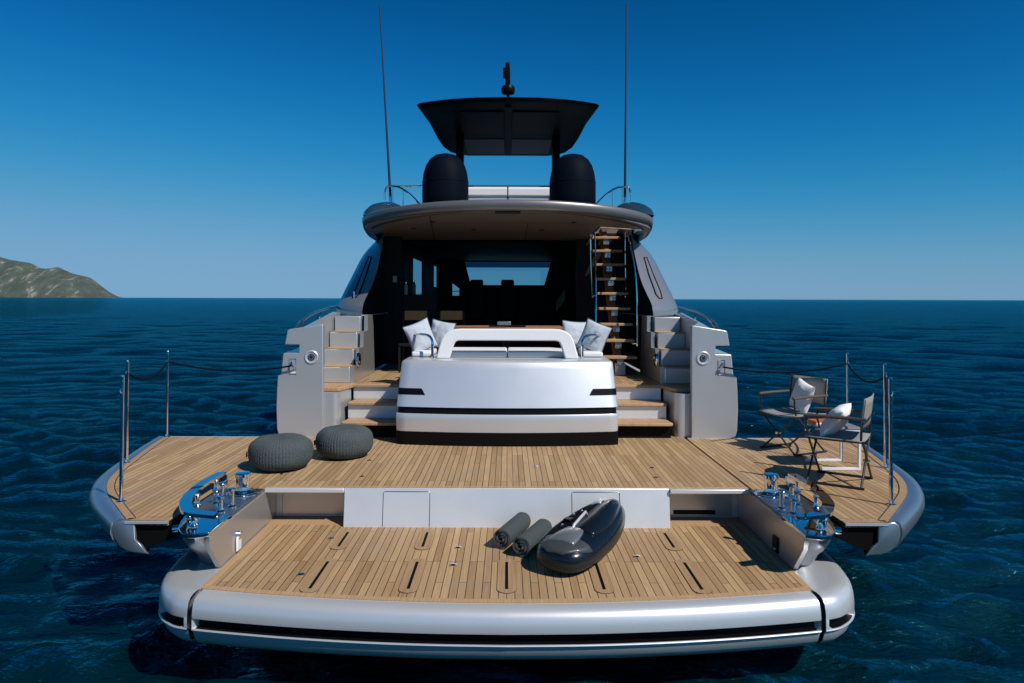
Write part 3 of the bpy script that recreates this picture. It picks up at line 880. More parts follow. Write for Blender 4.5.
# --- bulwark ends
BW = [(2.32, -.03), (2.86, -.03), (2.895, .1), (2.905, .36), (2.898, .6), (2.885, .775), (2.845, .79), (2.818, 1.055), (2.62, 1.055), (2.62, 1.163), (2.80, 1.163), (2.765, 1.345), (2.735, 1.358), (2.345, 1.418), (2.32, 1.415)]
for s in (-1, 1):
    pl = part(MB().prism([(x * s, z) for x, z in BW], 'y', 9.055, 9.15), 'bulwark_end', 'bulwark', bevel=0.010, seg=3, smooth=45, label='silver bulwark end on the port side' if s < 0 else 'silver bulwark end on the starboard side')
    plan_hi = [(2.36, 9.15), (2.55, 9.62), (2.58, 11.2), (2.72, 11.2), (2.63, 9.15)]
    part(MB().prism([(x * s, y) for x, y in plan_hi], 'z', 0.4, [1.405, 1.445, 1.535, 1.535, 1.36]), 'bulwark_coaming', 'bulwark', pl)
    plan_lo = [(2.64, 9.151), (2.73, 11.2), (2.88, 11.2), (2.82, 9.151)]
    part(MB().prism([(x * s, y) for x, y in plan_lo], 'z', 0.0, [1.05, 1.12, 1.12, 1.05]), 'bulwark_outer', 'paint', pl)
    # round vent
    c = (2.463 * s, 9.055, 1.008)
    v = part(MB().lathe([(.086, .004), (.086, -.008), (.078, -.014), (.066, -.012), (.06, -.004)], c, 32, 'y'), 'round_vent', 'paint', pl)
    part(MB().lathe([(.044, .0), (.044, -.010), (.036, -.014), (.0, -.014)], c, 24, 'y'), 'vent_grille', 'chair_metal', v)
    for k in range(8):
        a = 2 * math.pi * k / 8
        part(MB().lathe([(.009, -.012), (.009, -.019), (.003, -.021)], (c[0] + .027 * math.cos(a), c[1], c[2] + .027 * math.sin(a)), 10, 'y'), 'vent_petal', 'steel', v)
    # recess with pad eye
    c = (2.695 * s, 9.05, .895)
    rc = part(MB().tube([(c[0] - .042, 9.052, c[2] - .10), (c[0] + .042, 9.052, c[2] - .10), (c[0] + .042, 9.052, c[2] + .09), (c[0] - .042, 9.052, c[2] + .09)], .006, 6, closed=True), 'eye_plate_seam', 'panel', pl)
    part(MB().box(c[0] - .036, c[0] + .036, 9.046, 9.054, c[2] - .094, c[2] - .07), 'eye_plate_lip', 'white_gloss', pl)
    part(MB().tube([(c[0] - .02 * s, 9.045, c[2] - .04), (c[0] - .02 * s, 9.01, c[2] - .01), (c[0] - .005 * s, 9.0, c[2] + .02), (c[0] + .01 * s, 9.02, c[2] + .05), (c[0] + .01 * s, 9.05, c[2] + .055)], .011, 8), 'pad_eye', 'steel', pl)
    # side rail running forward
    pts = spline([(2.67 * s, 9.12, 1.345), (2.675 * s, 9.30, 1.42), (2.685 * s, 9.75, 1.51), (2.70 * s, 10.6, 1.58), (2.70 * s, 12.5, 1.66), (2.66 * s, 16, 1.75), (2.5 * s, 20, 1.86), (2.0 * s, 26, 2.0), (.6 * s, 31, 2.15)], 6)
    part(MB().tube(pts, [.028] * 8 + [.02] * (len(pts) - 8), 10), 'side_rail', 'gloss_navy')
    for y, x, z0, z1 in ((10.3, 2.69, 1.45, 1.56), (12.0, 2.70, 1.1, 1.64), (14, 2.69, 1.1, 1.71), (17, 2.63, 1.2, 1.77), (20, 2.5, 1.3, 1.86)):
        part(MB().tube([(x * s, y, z0), (x * s, y, z1)], .014, 8), 'rail_stanchion', 'steel')

# --- side-deck steps and inner panels
for s in (-1, 1):
    for k in range(4):
        y = 9.74 + .30 * k
        z = .83 + .222 * k
        xi = 2.13 + .014 * k
        x0, x1 = sorted((xi * s, 2.555 * s))
        part(MB().box(x0, x1, y, 11.0, .6 + (.222 * k - .01 if k else 0), z - .012), 'side_step', 'bulwark', bevel=0.014, seg=3)
        if k < 3:
            part(MB().box(x0 + .004, x1 - .004, y - .004, y + .30, z - .0118, z - .002), 'side_step_tread', 'teak_solid', bevel=0.004)
    poly = [(9.76, .60), (11.27, .60), (11.12, 1.50), (10.70, 1.50), (10.70, 1.27), (10.39, 1.27), (10.39, 1.05), (10.09, 1.05), (10.09, .825), (9.76, .825)]
    pn = part(MB().prism(poly, 'x', 2.075 * s, 2.128 * s), 'step_side_panel', 'panel')
    c = (2.075 * s, 9.98, .90)
    d = part(MB().lathe([(.098, .0), (.098, -.02 * s), (.085, -.03 * s), (.06, -.022 * s), (.045, -.03 * s), (.0, -.035 * s)], c, 26, 'x'), 'round_speaker', 'steel', pn)
    for k in range(6):
        a = math.pi * k / 3
        part(MB().lathe([(.014, -.024 * s), (.014, -.034 * s)], (c[0], c[1] + .07 * math.cos(a), c[2] + .07 * math.sin(a)), 8, 'x'), 'speaker_hole', 'black', d)
    # hinge plates on the inner face of the bulwark
    for z in (1.25, 1.05, .83):
        part(MB().tube([(2.40 * s, 9.24, z - .03), (2.40 * s, 9.24, z + .03)], .012, 8), 'bulwark_hinge', 'steel')

# --- superstructure side fins, roof over the cockpit, saloon
INN = [(2.180, 10.740, 1.500), (2.165, 10.740, 1.600), (2.161, 10.847, 1.700), (2.065, 11.116, 2.029), (2.042, 11.546, 2.449), (2.065, 11.921, 2.716), (2.079, 12.136, 2.936)]  # inner and outer fin curves scaled about the camera, more with height
OUTC = [(2.680, 11.200, 1.500), (2.645, 11.200, 1.630), (2.596, 11.312, 1.800), (2.527, 11.648, 2.093), (2.430, 12.096, 2.474), (2.276, 12.432, 2.749), (2.181, 12.656, 2.936)]
def fin(s):
    inn = spline(INN, 5); out = spline(OUTC, 5)
    cols, lin = [], []
    for (xi, yi, zi), (xo, yo, zo) in zip(inn, out):
        r = [(xi * s, yi + .03, zi), (xi * s, yi, zi)]
        for t in (.2, .4, .6, .8):
            r.append(((xi + (xo - xi) * t) * s, yi + (yo - yi) * t ** 1.15, zi + (zo - zi) * t))
        r += [(xo * s, yo + .02, zo), ((xo + .02) * s, yo + .5, zo), ((xo + .02) * s, yo + 2.0, zo), ((xo - .08) * s, yo + 4.2, zo * .985)]
        cols.append(r)
        lin.append([((xi + .004) * s, yi + .031, zi), ((xi * 1.09 + .02) * s, yi + .9, zi), ((xi * 1.09 + .02) * s, yi + 2.6, zi)])
    f = part(MB().grid(cols), 'superstructure_fin', 'fin_paint', smooth=50, label='port superstructure side fin' if s < 0 else 'starboard superstructure side fin')
    part(MB().grid(lin), 'fin_lining', 'interior', f)
    # bottom closing plate
    part(MB().prism([(2.13 * s, 10.76), (2.18 * s, 10.76), (2.66 * s, 11.24), (2.66 * s, 15.4), (2.05 * s, 15.4)], 'z', 1.485, 1.499), 'fin_sill', 'paint', f)
    # slanted slot recess
    def pt(z, t):
        def at(L):
            zs = [q[2] for q in L]
            return Vector([float(np.interp(z, zs, [q[a] for q in L])) for a in range(3)])
        a, b = at(inn), at(out)
        p = a.lerp(b, t); y = a.y + (b.y - a.y) * t ** 1.15
        return Vector((p.x * s, y, p.z)) + Vector((.35 * s, -.55, .15)) * .012
    ring = [pt(2.42, .42), pt(2.43, .57), pt(2.15, .57), pt(1.86, .55), pt(1.76, .49), pt(1.76, .37), pt(1.82, .32), pt(2.15, .37)]
    part(MB().tube(ring, .011, 8, closed=True), 'fin_slot_rim', 'black', f)
    mb = MB(); mb.add(ring, [tuple(range(len(ring)))])
    part(mb, 'fin_slot_panel', 'fin_paint', f, smooth=0)
    # inner dark lining
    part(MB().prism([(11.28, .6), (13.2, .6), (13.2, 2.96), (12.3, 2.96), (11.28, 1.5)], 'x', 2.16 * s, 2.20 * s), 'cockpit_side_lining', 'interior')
    part(MB().prism([(11.02, 1.502), (13.2, 1.502), (13.2, 2.80), (10.9, 2.80)], 'x', 1.80 * s, 1.84 * s), 'upper_lining', 'interior') if False else None
    if s < 0:
        part(MB().tube([(-2.30, 10.80, 1.735), (-2.30, 10.80, 1.85)], .011, 8), 'fin_cleat', 'steel', f)
for s in (-1, 1): fin(s)

ROOF = [(0, 8.95), (.3, 8.955), (.6, 8.985), (.9, 9.05), (1.15, 9.14), (1.4, 9.28), (1.6, 9.43), (1.78, 9.62), (1.92, 9.84), (2.0, 10.05), (2.045, 10.3)]
rx = [p[0] for p in ROOF]; ry = [p[1] for p in ROOF]
def roof_front(x): return interp(abs(x), rx, ry)
HX0, HX1, HY0, HY1 = 1.30, 1.88, 10.12, 11.78
def camber(x): return -.095 * min(1.1, abs(x) / 2.0) ** 2
def under(x, y): return 2.858 + camber(x) * max(0, 1 - (y - 9.4) / 2.4) - .0515 * (y - 8.95)
def roof():
    xs_ = sorted(set([round(v, 4) for v in np.linspace(-2.045, 2.045, 61)] + [HX0, HX1]))
    ZT = 2.985
    back = 11.85
    mb = MB()
    for a, b in zip(xs_[:-1], xs_[1:]):
        segs = [((roof_front(a) + .02, roof_front(b) + .02), (back, back))]
        if a >= HX0 - 1e-6 and b <= HX1 + 1e-6:
            segs = [((roof_front(a) + .02, roof_front(b) + .02), (HY0, HY0)), ((HY1, HY1), (back, back))]
        for (f0, f1), (b0, b1) in segs:
            ta, tb = ZT + camber(a), ZT + camber(b)
            mb.add([(a, f0, under(a, f0)), (b, f1, under(b, f1)), (b, b1, under(b, b1)), (a, b0, under(a, b0)), (a, f0, ta), (b, f1, tb), (b, b1, ZT), (a, b0, ZT)],
                   [(0, 3, 2, 1), (4, 5, 6, 7), (0, 1, 5, 4), (2, 3, 7, 6)])
    for x in (HX0, HX1):
        mb.add([(x, HY0, under(x, HY0)), (x, HY1, under(x, HY1)), (x, HY1, ZT), (x, HY0, ZT + camber(x))], [(0, 1, 2, 3)])
    o = part(mb, 'cockpit_roof', 'deckhead', smooth=0, label='roof overhang above the cockpit')
    part(MB().box(-2.03, 2.03, 11.87, 15.6, 2.82, 3.0), 'saloon_roof', 'paint', o)
    # outer rim that sweeps down into the fins at the sides
    half = [(x, y, 0) for x, y in ROOF] + [(2.075, 10.65, 0), (2.09, 11.0, 0), (2.09, 11.5, 0), (2.08, 13, 0), (2.0, 15.6, 0)]
    hp = spline(half, 5)
    full = [(-p[0], p[1]) for p in reversed(hp[1:])] + [(p[0], p[1]) for p in hp]
    nrm = path_normals([(p[0], p[1], 0) for p in full])
    rows = []
    for (x, y), nn in zip(full, nrm):
        zb = 2.855 + camber(x) * .9 + interp(y, [8.9, 9.9, 10.3, 10.8, 11.3, 16], [0, 0, -.03, -.08, -.10, -.10])
        zt = 2.988 + camber(x) + interp(y, [8.9, 10.0, 11, 13, 16], [0, 0, .10, .12, .08])
        pr = [(-.10, zb + .03), (-.05, zb + .004), (-.005, zb + .002), (.014, zb + .014), (.030, zb + (zt - zb) * .5), (.027, zt - .022), (.010, zt - .002), (-.08, zt + .003)]
        rows.append([(x + nn.x * d, y + nn.y * d, z) for d, z in pr])
    part(MB().grid(rows), 'roof_rim', 'rimpaint', o, smooth=60)
    # dark seam under the rim and the panel joints
    rows = []
    for (x, y), nn in zip(full, nrm):
        if y < 10.1:
            rows.append([(x - nn.x * .10, y - nn.y * .10, under(x, y) - .004), (x - nn.x * .135, y - nn.y * .135, under(x, y) - .006)])
    part(MB().grid(rows), 'rim_seam', 'dark', o)
    def strip(x0, y0, x1, y1, w, m):
        d = Vector((x1 - x0, y1 - y0)).normalized(); nx, ny = -d.y * w / 2, d.x * w / 2
        rows = []
        for k in range(13):
            t = k / 12; x = x0 + (x1 - x0) * t; y = y0 + (y1 - y0) * t
            rows.append([(x - nx, y - ny, under(x - nx, y - ny) - .003), (x + nx, y + ny, under(x + nx, y + ny) - .003)])
        part(MB().grid(rows), 'deckhead_joint', m, o)
    strip(-1.85, 9.95, 1.28, 9.95, .012, 'dark'); strip(-1.95, 10.9, 1.28, 10.9, .012, 'dark')
    strip(-1.00, 9.25, -1.2, 11.8, .014, 'dark'); strip(0.28, 9.95, .28, 11.8, .012, 'dark')
    part(MB().box(-.16, .16, 9.02, 9.10, 2.825, 2.87), 'roof_light_housing', 'dark', o, bevel=0.01)
    for x, y in ((-1.02, 9.75), (0.05, 9.05), (-.5, 10.6), (.5, 10.6), (-1.35, 10.3), (.9, 9.8)):
        part(MB().lathe([(.036, under(x, y) - .012), (.036, under(x, y) + .01)], (x, y, 0), 16), 'deckhead_lamp', 'dark', o)
    # hatch frame in the roof
    for a, b in (((HX0, HY0), (HX1, HY0)), ((HX0, HY0), (HX0, HY1)), ((HX1, HY0), (HX1, HY1))):
        part(MB().tube([(a[0], a[1], under(*a) - .004), (b[0], b[1], under(*b) - .004)], .02, 8), 'hatch_frame', 'steel', o)
    # pedestal ends of the fly coaming
    for s in (-1, 1):
        secs = []
        for y, xc, hw, h in ((9.95, 1.975, .04, .01), (10.3, 1.99, .07, .10), (10.8, 1.99, .08, .17), (12.6, 1.99, .09, .14), (12.92, 2.05, .20, .34), (13.3, 2.08, .32, .52), (13.8, 2.08, .34, .55), (15.4, 1.9, .25, .3)) if s > 0 else ((9.85, 1.90, .04, .0), (9.95, 1.87, .13, .10), (10.1, 1.80, .22, .19), (10.35, 1.74, .30, .245), (10.8, 1.74, .32, .26), (11.4, 1.75, .32, .27), (13, 1.76, .30, .26), (15.4, 1.7, .25, .2)):
            secs.append([(s * (xc + hw * math.cos(a)), y, 2.90 + h * math.sin(a)) for a in [math.pi * k / 10 for k in range(11)]])
        part(MB().grid(secs), 'flybridge_coaming', 'gloss_navy', o, smooth=60)
    secs = []
    for y, xc, hw, h in ((9.80, 1.86, .05, .0), (9.90, 1.80, .20, .11), (9.98, 1.76, .27, .17), (10.07, 1.74, .30, .20), (10.10, 1.74, .27, .15), (10.112, 1.74, .2, .0)):
        secs.append([(xc + hw * math.cos(a), y, 2.91 + h * math.sin(a)) for a in [math.pi * k / 10 for k in range(11)]])
    part(MB().grid(secs), 'coaming_end', 'gloss_navy', o, smooth=60)
    return o
UPPER[0] = True
roof_o = roof()

# flybridge furniture, radomes, hardtop, whips, mast
part(MB().box(-1.35, 1.35, 11.35, 11.9, 3.36, 3.515), 'flybridge_sunbed', 'white', bevel=0.04, seg=4)
part(MB().box(-1.32, 1.32, 11.38, 11.88, 3.0, 3.36), 'flybridge_base', 'paint')
flyrail = part(MB().tube([(-1.35, 11.15, 3.495), (1.35, 11.15, 3.495)], .014, 8), 'flybridge_rail', 'steel')
for x in (-1.0, 0.0, 1.0):
    part(MB().tube([(x, 11.15, 3.0), (x, 11.15, 3.495)], .013, 8), 'flybridge_rail_post', 'steel', flyrail)
part(MB().box(-.08, .08, 10.9, 11.0, 3.0, 3.17), 'stern_light_base', 'dark', bevel=0.01)
for x in (-.911, .945):
    d = part(MB().lathe([(.30, 3.0), (.31, 3.05), (.335, 3.08), (.338, 3.25), (.336, 3.45), (.318, 3.58), (.285, 3.69), (.23, 3.78), (.15, 3.84), (.07, 3.862), (0.0, 3.868)], (x, 10.52, 0), 40), 'radome', 'dome', smooth=60)
    part(MB().lathe([(.345, 3.075), (.345, 3.095)], (x, 10.52, 0), 40), 'radome_band', 'black', d)
    part(MB().lathe([(.34, 3.44), (.3405, 3.445), (.34, 3.45)], (x, 10.52, 0), 40), 'radome_seam', 'black', d)

def hardtop():
    pl = [(0, 10.72), (.5, 10.735), (.9, 10.80), (1.2, 10.90), (1.36, 10.98), (1.405, 11.08), (1.40, 11.3), (1.345, 12.4), (1.30, 13.3), (1.24, 13.9), (1.15, 14.2), (1.0, 14.4), (.8, 14.5), (.4, 14.52), (0, 14.53)]
    full = pl + [(-x, y) for x, y in reversed(pl[1:-1])]
    def zc(x, y, top):
        base = 4.72 + .045 * min(1, (y - 10.7) / 1.5) - max(0, (y - 12.5)) * .068
        arch = -.032 * (abs(x) / 1.4) ** 2 + .0
        return base + arch + (.055 if top else 0)
    n = len(full)
    cx, cy = 0, 12.6
    rows = []
    for sc, top in ((.0, True), (.35, True), (.7, True), (.96, True), (1.0, None), (.97, False), (.9, False), (.6, False), (.3, False), (0.0, False)):
        row = []
        for x, y in full:
            xx, yy = cx + (x - cx) * sc, cy + (y - cy) * sc
            z = zc(xx, yy, bool(top)) if top is not None else zc(xx, yy, False) + .03
            if top is False: z -= .05 * (1 - sc ** 4)
            row.append((xx, yy, z))
        rows.append(row)
    o = part(MB().grid(rows, close_u=True), 'hardtop', 'carbon', smooth=40, label='black hardtop over the flybridge')
    for s in (-1, 1):
        x0, x1 = sorted((.07 * s, .80 * s))
        part(MB().prism([(x0, 13.15), (x1, 13.15), (x1, 14.2), (x0, 14.2)], 'z', [zc(.4, 13.15, False) - .058] * 2 + [zc(.4, 14.2, False) - .040] * 2, [zc(.4, 13.15, False) - .002] * 2 + [zc(.4, 14.2, False) - .002] * 2), 'skylight', 'carbon_blue', o)
        part(MB().prism([(x0, 11.3), (x1, 11.3), (x1, 12.8), (x0, 12.8)], 'z', [zc(.4, 11.3, False) - .056] * 2 + [zc(.4, 12.8, False) - .060] * 2, [zc(.4, 11.3, False) - .002] * 2 + [zc(.4, 12.8, False) - .002] * 2), 'sunroof_panel', 'carbon', o)
        # posts
        part(MB().prism([(12.75, 3.0), (13.25, 3.0), (13.15, 4.2), (13.3, 4.72), (12.85, 4.72), (12.85, 4.2)], 'x', [.80 * s] * 6, [.93 * s] * 6), 'hardtop_post', 'carbon', o, bevel=0.02)
        part(MB().lathe([(.035, 0), (.035, .02)], (.72 * s, 12.6, zc(.72, 12.6, False) - .022), 14), 'hardtop_lamp', 'black', o)
    part(MB().prism([(-.05, 11.0), (.05, 11.0), (.05, 14.25), (-.05, 14.25)], 'z', [4.675, 4.675, 4.585, 4.585], [4.735, 4.735, 4.62, 4.62]), 'hardtop_beam', 'carbon', o)
    mast = part(MB().lathe([(.03, 4.78), (.03, 5.16), (.10, 5.17), (.115, 5.20), (.115, 5.26), (.10, 5.29), (.04, 5.30)], (0, 12.0, 0), 20), 'mast_light', 'black', o)
    part(MB().prism([(11.96, 5.29), (12.06, 5.29), (12.05, 5.60), (12.05, 5.68), (11.95, 5.68), (11.94, 5.45)], 'x', -.045, .035), 'mast_blade', 'black', mast, bevel=0.012)
    part(MB().box(-.085, .02, 11.97, 12.04, 5.43, 5.60), 'mast_sensor', 'black', mast, bevel=0.012)
hardtop()
for s, base, top in ((-1, (-1.70, 10.45, 3.18), (-1.87, 10.45, 6.02)), (1, (1.70, 10.45, 3.18), (1.715, 10.45, 6.05))):
    w = part(MB().tube([base, Vector(base).lerp(Vector(top), .35), top], [.020, .015, .008], 10), 'whip_antenna', 'whip')
    part(MB().lathe([(.045, 0), (.04, .03), (.024, .05), (.022, .14), (.018, .16)], (base[0], base[1], base[2] - .10), 14), 'antenna_mount', 'steel', w)
    hook = spline([(1.78 * s, 10.40, 3.17), (1.775 * s, 10.40, 3.28), (1.74 * s, 10.40, 3.365), (1.64 * s, 10.40, 3.372), (1.55 * s, 10.35, 3.345), (1.40 * s, 10.2, 3.24), (1.22 * s, 9.9, 3.06), (1.17 * s, 9.85, 2.995)], 6)
    rl = part(MB().tube(hook, .014, 8), 'fly_side_rail', 'steel')
    for x, y, z in ((1.66, 10.4, 3.365), (1.50, 10.30, 3.31)):
        part(MB().tube([(x * s, y, 2.99), (x * s, y, z)], .010, 8), 'fly_rail_post', 'steel', rl)
part(MB().tube([(-1.66, 10.4, 3.372), (-1.5, 10.7, 3.42), (-1.3, 11.15, 3.495)], .010, 8), 'fly_cross_rail', 'steel')

UPPER[0] = False
# saloon
part(MB().box(-2.3, 2.3, 13.2, 13.28, 2.80, 2.90), 'saloon_header', 'interior')
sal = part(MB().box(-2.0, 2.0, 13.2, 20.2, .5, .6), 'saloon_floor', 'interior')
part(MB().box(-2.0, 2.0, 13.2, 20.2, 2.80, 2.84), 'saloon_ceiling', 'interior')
for s in (-1, 1):
    x0, x1 = sorted((1.90 * s, 1.96 * s))
    wins = ((14.5, 16.4, 1.83, 2.58), (18.6, 19.9, 2.05, 2.62)) if s < 0 else ((19.2, 19.95, 2.12, 2.50),)
    mb = MB()
    mb.box(x0, x1, 13.2, 20.2, .6, wins[0][2] if s > 0 else 1.83)
    cur = 13.2
    for (a, b, z0, z1) in wins:
        mb.box(x0, x1, cur, a, wins[0][2], 2.80)
        mb.box(x0, x1, a, b, z1, 2.80)
        if z0 > wins[0][2] + .01: mb.box(x0, x1, a, b, wins[0][2], z0)
        cur = b
    mb.box(x0, x1, cur, 20.2, wins[0][2], 2.80)
    sw = part(mb, 'saloon_side_wall', 'interior', smooth=0)
    for (a, b, z0, z1) in wins:
        part(MB().box(x0 + .025, x1 - .025, a, b, z0, z1), 'side_window', 'glass', sw, smooth=0)
def windscreen():
    y0, y1 = 20.2, 20.26
    mb = MB()
    # solid wall round a trapezoid opening and a small triangular quarter light
    P = lambda *p: mb.prism(list(p), 'y', y0, y1)
    P((-2, .6), (2, .6), (2, 1.83), (-2, 1.83))
    P((-2, 2.78), (2, 2.78), (2, 2.84), (-2, 2.84))
    P((-1.0, 1.83), (2, 1.83), (2, 2.13), (-1.03, 2.13), (-1.10, 2.0))
    P((1.03, 2.13), (2, 2.13), (2, 2.78), (1.22, 2.78))
    P((-1.20, 2.78), (-1.55, 2.78), (-1.55, 2.17), (-1.10, 1.83), (-1.0, 1.83), (-1.10, 2.0), (-1.03, 2.13))
    P((-2, 1.83), (-1.55, 1.83), (-1.55, 2.78), (-2, 2.78))
    w = part(mb, 'windscreen_frame', 'interior', smooth=0)
    part(MB().prism([(-1.03, 2.13), (1.03, 2.13), (1.19, 2.62), (-1.16, 2.62)], 'y', 20.22, 20.235), 'windscreen', 'glass', w, smooth=0)
    part(MB().prism([(-1.16, 2.621), (1.19, 2.621), (1.22, 2.78), (-1.20, 2.78)], 'y', 20.22, 20.235), 'windscreen_tint_band', 'glass_dark', w, smooth=0)
    part(MB().prism([(-1.55, 1.83), (-1.12, 1.83), (-1.55, 2.16)], 'y', 20.22, 20.235), 'quarter_light', 'glass', w, smooth=0)
windscreen()
for x in (-.80, .0):
    hs = part(MB().box(x - .22, x + .22, 18.6, 18.75, 1.2, 2.10), 'helm_seat', 'interior', bevel=0.05, seg=3)
    part(MB().box(x - .17, x + .17, 18.61, 18.73, 2.08, 2.24), 'helm_headrest', 'interior', hs, bevel=0.05, seg=3)
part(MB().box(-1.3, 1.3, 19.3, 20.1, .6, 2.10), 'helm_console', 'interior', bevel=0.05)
# coachroof outside: dark glazed sides forward
fd = MB().prism([(-2.84, 10.9), (2.84, 10.9), (2.86, 14), (2.82, 18), (2.6, 22), (2.05, 26), (1.2, 29.5), (.08, 31.9), (-.08, 31.9), (-1.2, 29.5), (-2.05, 26), (-2.6, 22), (-2.82, 18), (-2.86, 14)], 'z', .40, .5)
part(fd, 'hull_deck', 'paint_matt')
part(MB().prism([(-1.97, 20.27), (1.97, 20.27), (1.6, 25), (.6, 28.5), (-.6, 28.5), (-1.6, 25)], 'z', .45, [1.8, 1.8, 1.6, 1.55, 1.55, 1.6]), 'foredeck_coachroof', 'paint')

# aft cockpit bulkhead pieces, cabinet with bottles
cab = part(MB().box(-2.03, -1.25, 12.75, 13.2, .6, 1.81), 'bar_cabinet', 'interior', bevel=0.01)
part(MB().box(-2.16, -1.86, 12.6, 12.749, .6, 2.94), 'bulkhead_pillar', 'interior')
part(MB().box(-2.005, -1.935, 12.585, 12.599, 2.03, 2.14), 'switch_plate', 'bottle_white', cab, bevel=0.004)
part(MB().box(1.25, 2.3, 13.05, 13.2, .6, 2.94), 'bulkhead_panel', 'interior')

# --- spiral-less floating stair to the flybridge
SX0, SX1 = 1.45, 1.95
for k in range(10):
    z = .865 + .2425 * k
    y = 10.80 + .200 * k
    tr = part(MB().box(SX0, SX1, y, y + .23, z - .02, z + .022), 'ladder_tread', 'teak_solid', bevel=0.008)
    part(MB().box(1.65, 1.75, y + .03, y + .045, z - .115, z - .021), 'tread_bracket', 'gunmetal', tr, bevel=0.003)
    for dx, dz in ((-.025, -.045), (.025, -.045), (-.025, -.09), (.025, -.09)):
        part(MB().lathe([(.007, 0), (.007, -.008)], (1.70 + dx, y + .03, z + dz), 8, 'y'), 'bracket_bolt', 'steel', tr)
part(MB().prism([(10.86, .6), (11.02, .6), (13.02, 3.0), (12.82, 3.0)], 'x', 1.64, 1.76), 'ladder_spine', 'teak_dark', bevel=0.006)
part(MB().box(1.62, 1.78, 10.84, 11.04, .598, .78), 'ladder_foot', 'gunmetal', bevel=0.004)
part(MB().tube(spline([(1.42, 12.35, 2.93), (1.425, 12.35, 2.6), (1.455, 12.35, 1.83), (1.47, 12.34, 1.81), (1.52, 12.3, 1.81)], 4), .014, 8), 'ladder_rail', 'steel')
part(MB().tube(spline([(1.44, 11.9, 2.9), (1.40, 11.4, 1.9), (1.38, 11.25, 1.32), (1.38, 11.2, .9)], 4), .014, 8), 'ladder_rail', 'steel')
part(MB().tube(spline([(2.02, 12.35, 2.9), (2.02, 12.35, 2.5), (2.03, 12.34, 1.83), (2.01, 12.33, 1.81), (1.93, 12.3, 1.81)], 4), .014, 8), 'ladder_rail', 'steel')
part(MB().tube(spline([(1.93, 11.6, 2.85), (1.945, 11.1, 2.3), (1.97, 10.98, 1.85), (1.975, 10.95, 1.09), (1.965, 10.95, 1.075), (1.90, 10.98, 1.07)], 4), .014, 8), 'ladder_rail', 'steel')

# ------------------------------------------------------------------ loose things in the cockpit
t = thing('dining_table', 'orange-brown teak cockpit table behind the white sofa hoop', 'table', (-.02, 10.85, .6))
MB().box(-.83, .85, -.42, .42, .69, .73).build('table_top', 'teak_dark', t, bevel=0.008)
MB().box(-.83, -.005, -.425, .425, .7301, .734).build('table_leaf', 'teak_dark', t)
MB().lathe([(.22, 0), (.22, .02), (.06, .05), (.06, .69)], (0, 0, 0), 24).build('pedestal', 'interior', t)

tr = thing('serving_tray', 'dark serving tray with a grey box on the teak cockpit table', 'tray', (.0, 10.72, 1.334))
MB().box(-.27, .27, -.15, .15, 0, .02).build('tray_base', 'black', tr, bevel=0.004)
MB().box(-.15, .05, -.10, .10, .021, .075).build('tray_box', 'gunmetal', tr, bevel=0.004)

def cockpit_chair(x, y, label):
    c = thing('cockpit_chair', label, 'chair', (x, y, .6), 0, 'teak-backed chairs in the cockpit')
    MB().box(-.22, .22, -.22, .22, .40, .45).build('seat', 'interior', c, bevel=0.015)
    MB().box(-.18, .18, .20, .225, .80, .95).build('backrest', 'teak_brightened', c, bevel=0.006)
    for sx in (-1, 1):
        MB().box(sx * .20 - .015, sx * .20 + .015, .20, .23, 0, .94).build('leg', 'interior', c)
        MB().box(sx * .20 - .015, sx * .20 + .015, -.22, -.19, 0, .40).build('leg', 'interior', c)
cockpit_chair(-1.47, 11.35, 'teak-backed cockpit chair beside the dark wall, left of its twin')
cockpit_chair(-.91, 11.50, 'teak-backed cockpit chair between its twin and the table')

b = thing('bottle', 'short pale bottle on the dark bar cabinet', 'bottle', (-1.83, 12.95, 1.81), 0, 'bottles on the bar cabinet')
MB().lathe([(.034, 0), (.036, .01), (.036, .15), (.022, .18), (.020, .21)], (0, 0, 0), 18).build('bottle_body', 'bottle_white', b)
MB().lathe([(.022, .211), (.022, .232)], (0, 0, 0), 14).build('stopper', 'steel', b)
b = thing('bottle', 'taller dark bottle with silver cap on the bar cabinet', 'bottle', (-1.69, 12.95, 1.81), 0, 'bottles on the bar cabinet')
MB().lathe([(.040, 0), (.042, .01), (.042, .18), (.026, .22), (.022, .235)], (0, 0, 0), 18).build('bottle_body', 'bottle_dark', b)
MB().lathe([(.024, .236), (.022, .268)], (0, 0, 0), 14).build('stopper', 'steel', b)

# ------------------------------------------------------------------ cushions
def pillow_mesh(w, h, t, n=22, seed=0, puff=2.3):
    """Stuffed square pillow standing in the local xz plane, bottom edge at z = 0."""
    mb = MB()
    for side in (-1, 1):
        rows = []
        for i in range(n + 1):
            v = -1 + 2 * i / n
            row = []
            for j in range(n + 1):
                u = -1 + 2 * j / n
                prof = (max(0, 1 - abs(u) ** puff) * max(0, 1 - abs(v) ** puff)) ** .55
                pin_u = 1 - .085 * (1 - abs(u) ** 2) * 0 - .07 * (1 - v * v)
                pin_v = 1 - .07 * (1 - u * u)
                x = u * w / 2 * (pin_u if True else 1)
                z = v * h / 2 * pin_v
                wr = noise.noise(Vector((u * 2.1 + seed, v * 2.1, side * 3.0))) * .018 + noise.noise(Vector((u * 5 + seed, v * 5, side * 5.0))) * .007
                y = side * (prof * t / 2 + wr * prof)
                row.append((x, y, z + h / 2))
            rows.append(row)
        mb.grid(rows)
    return mb
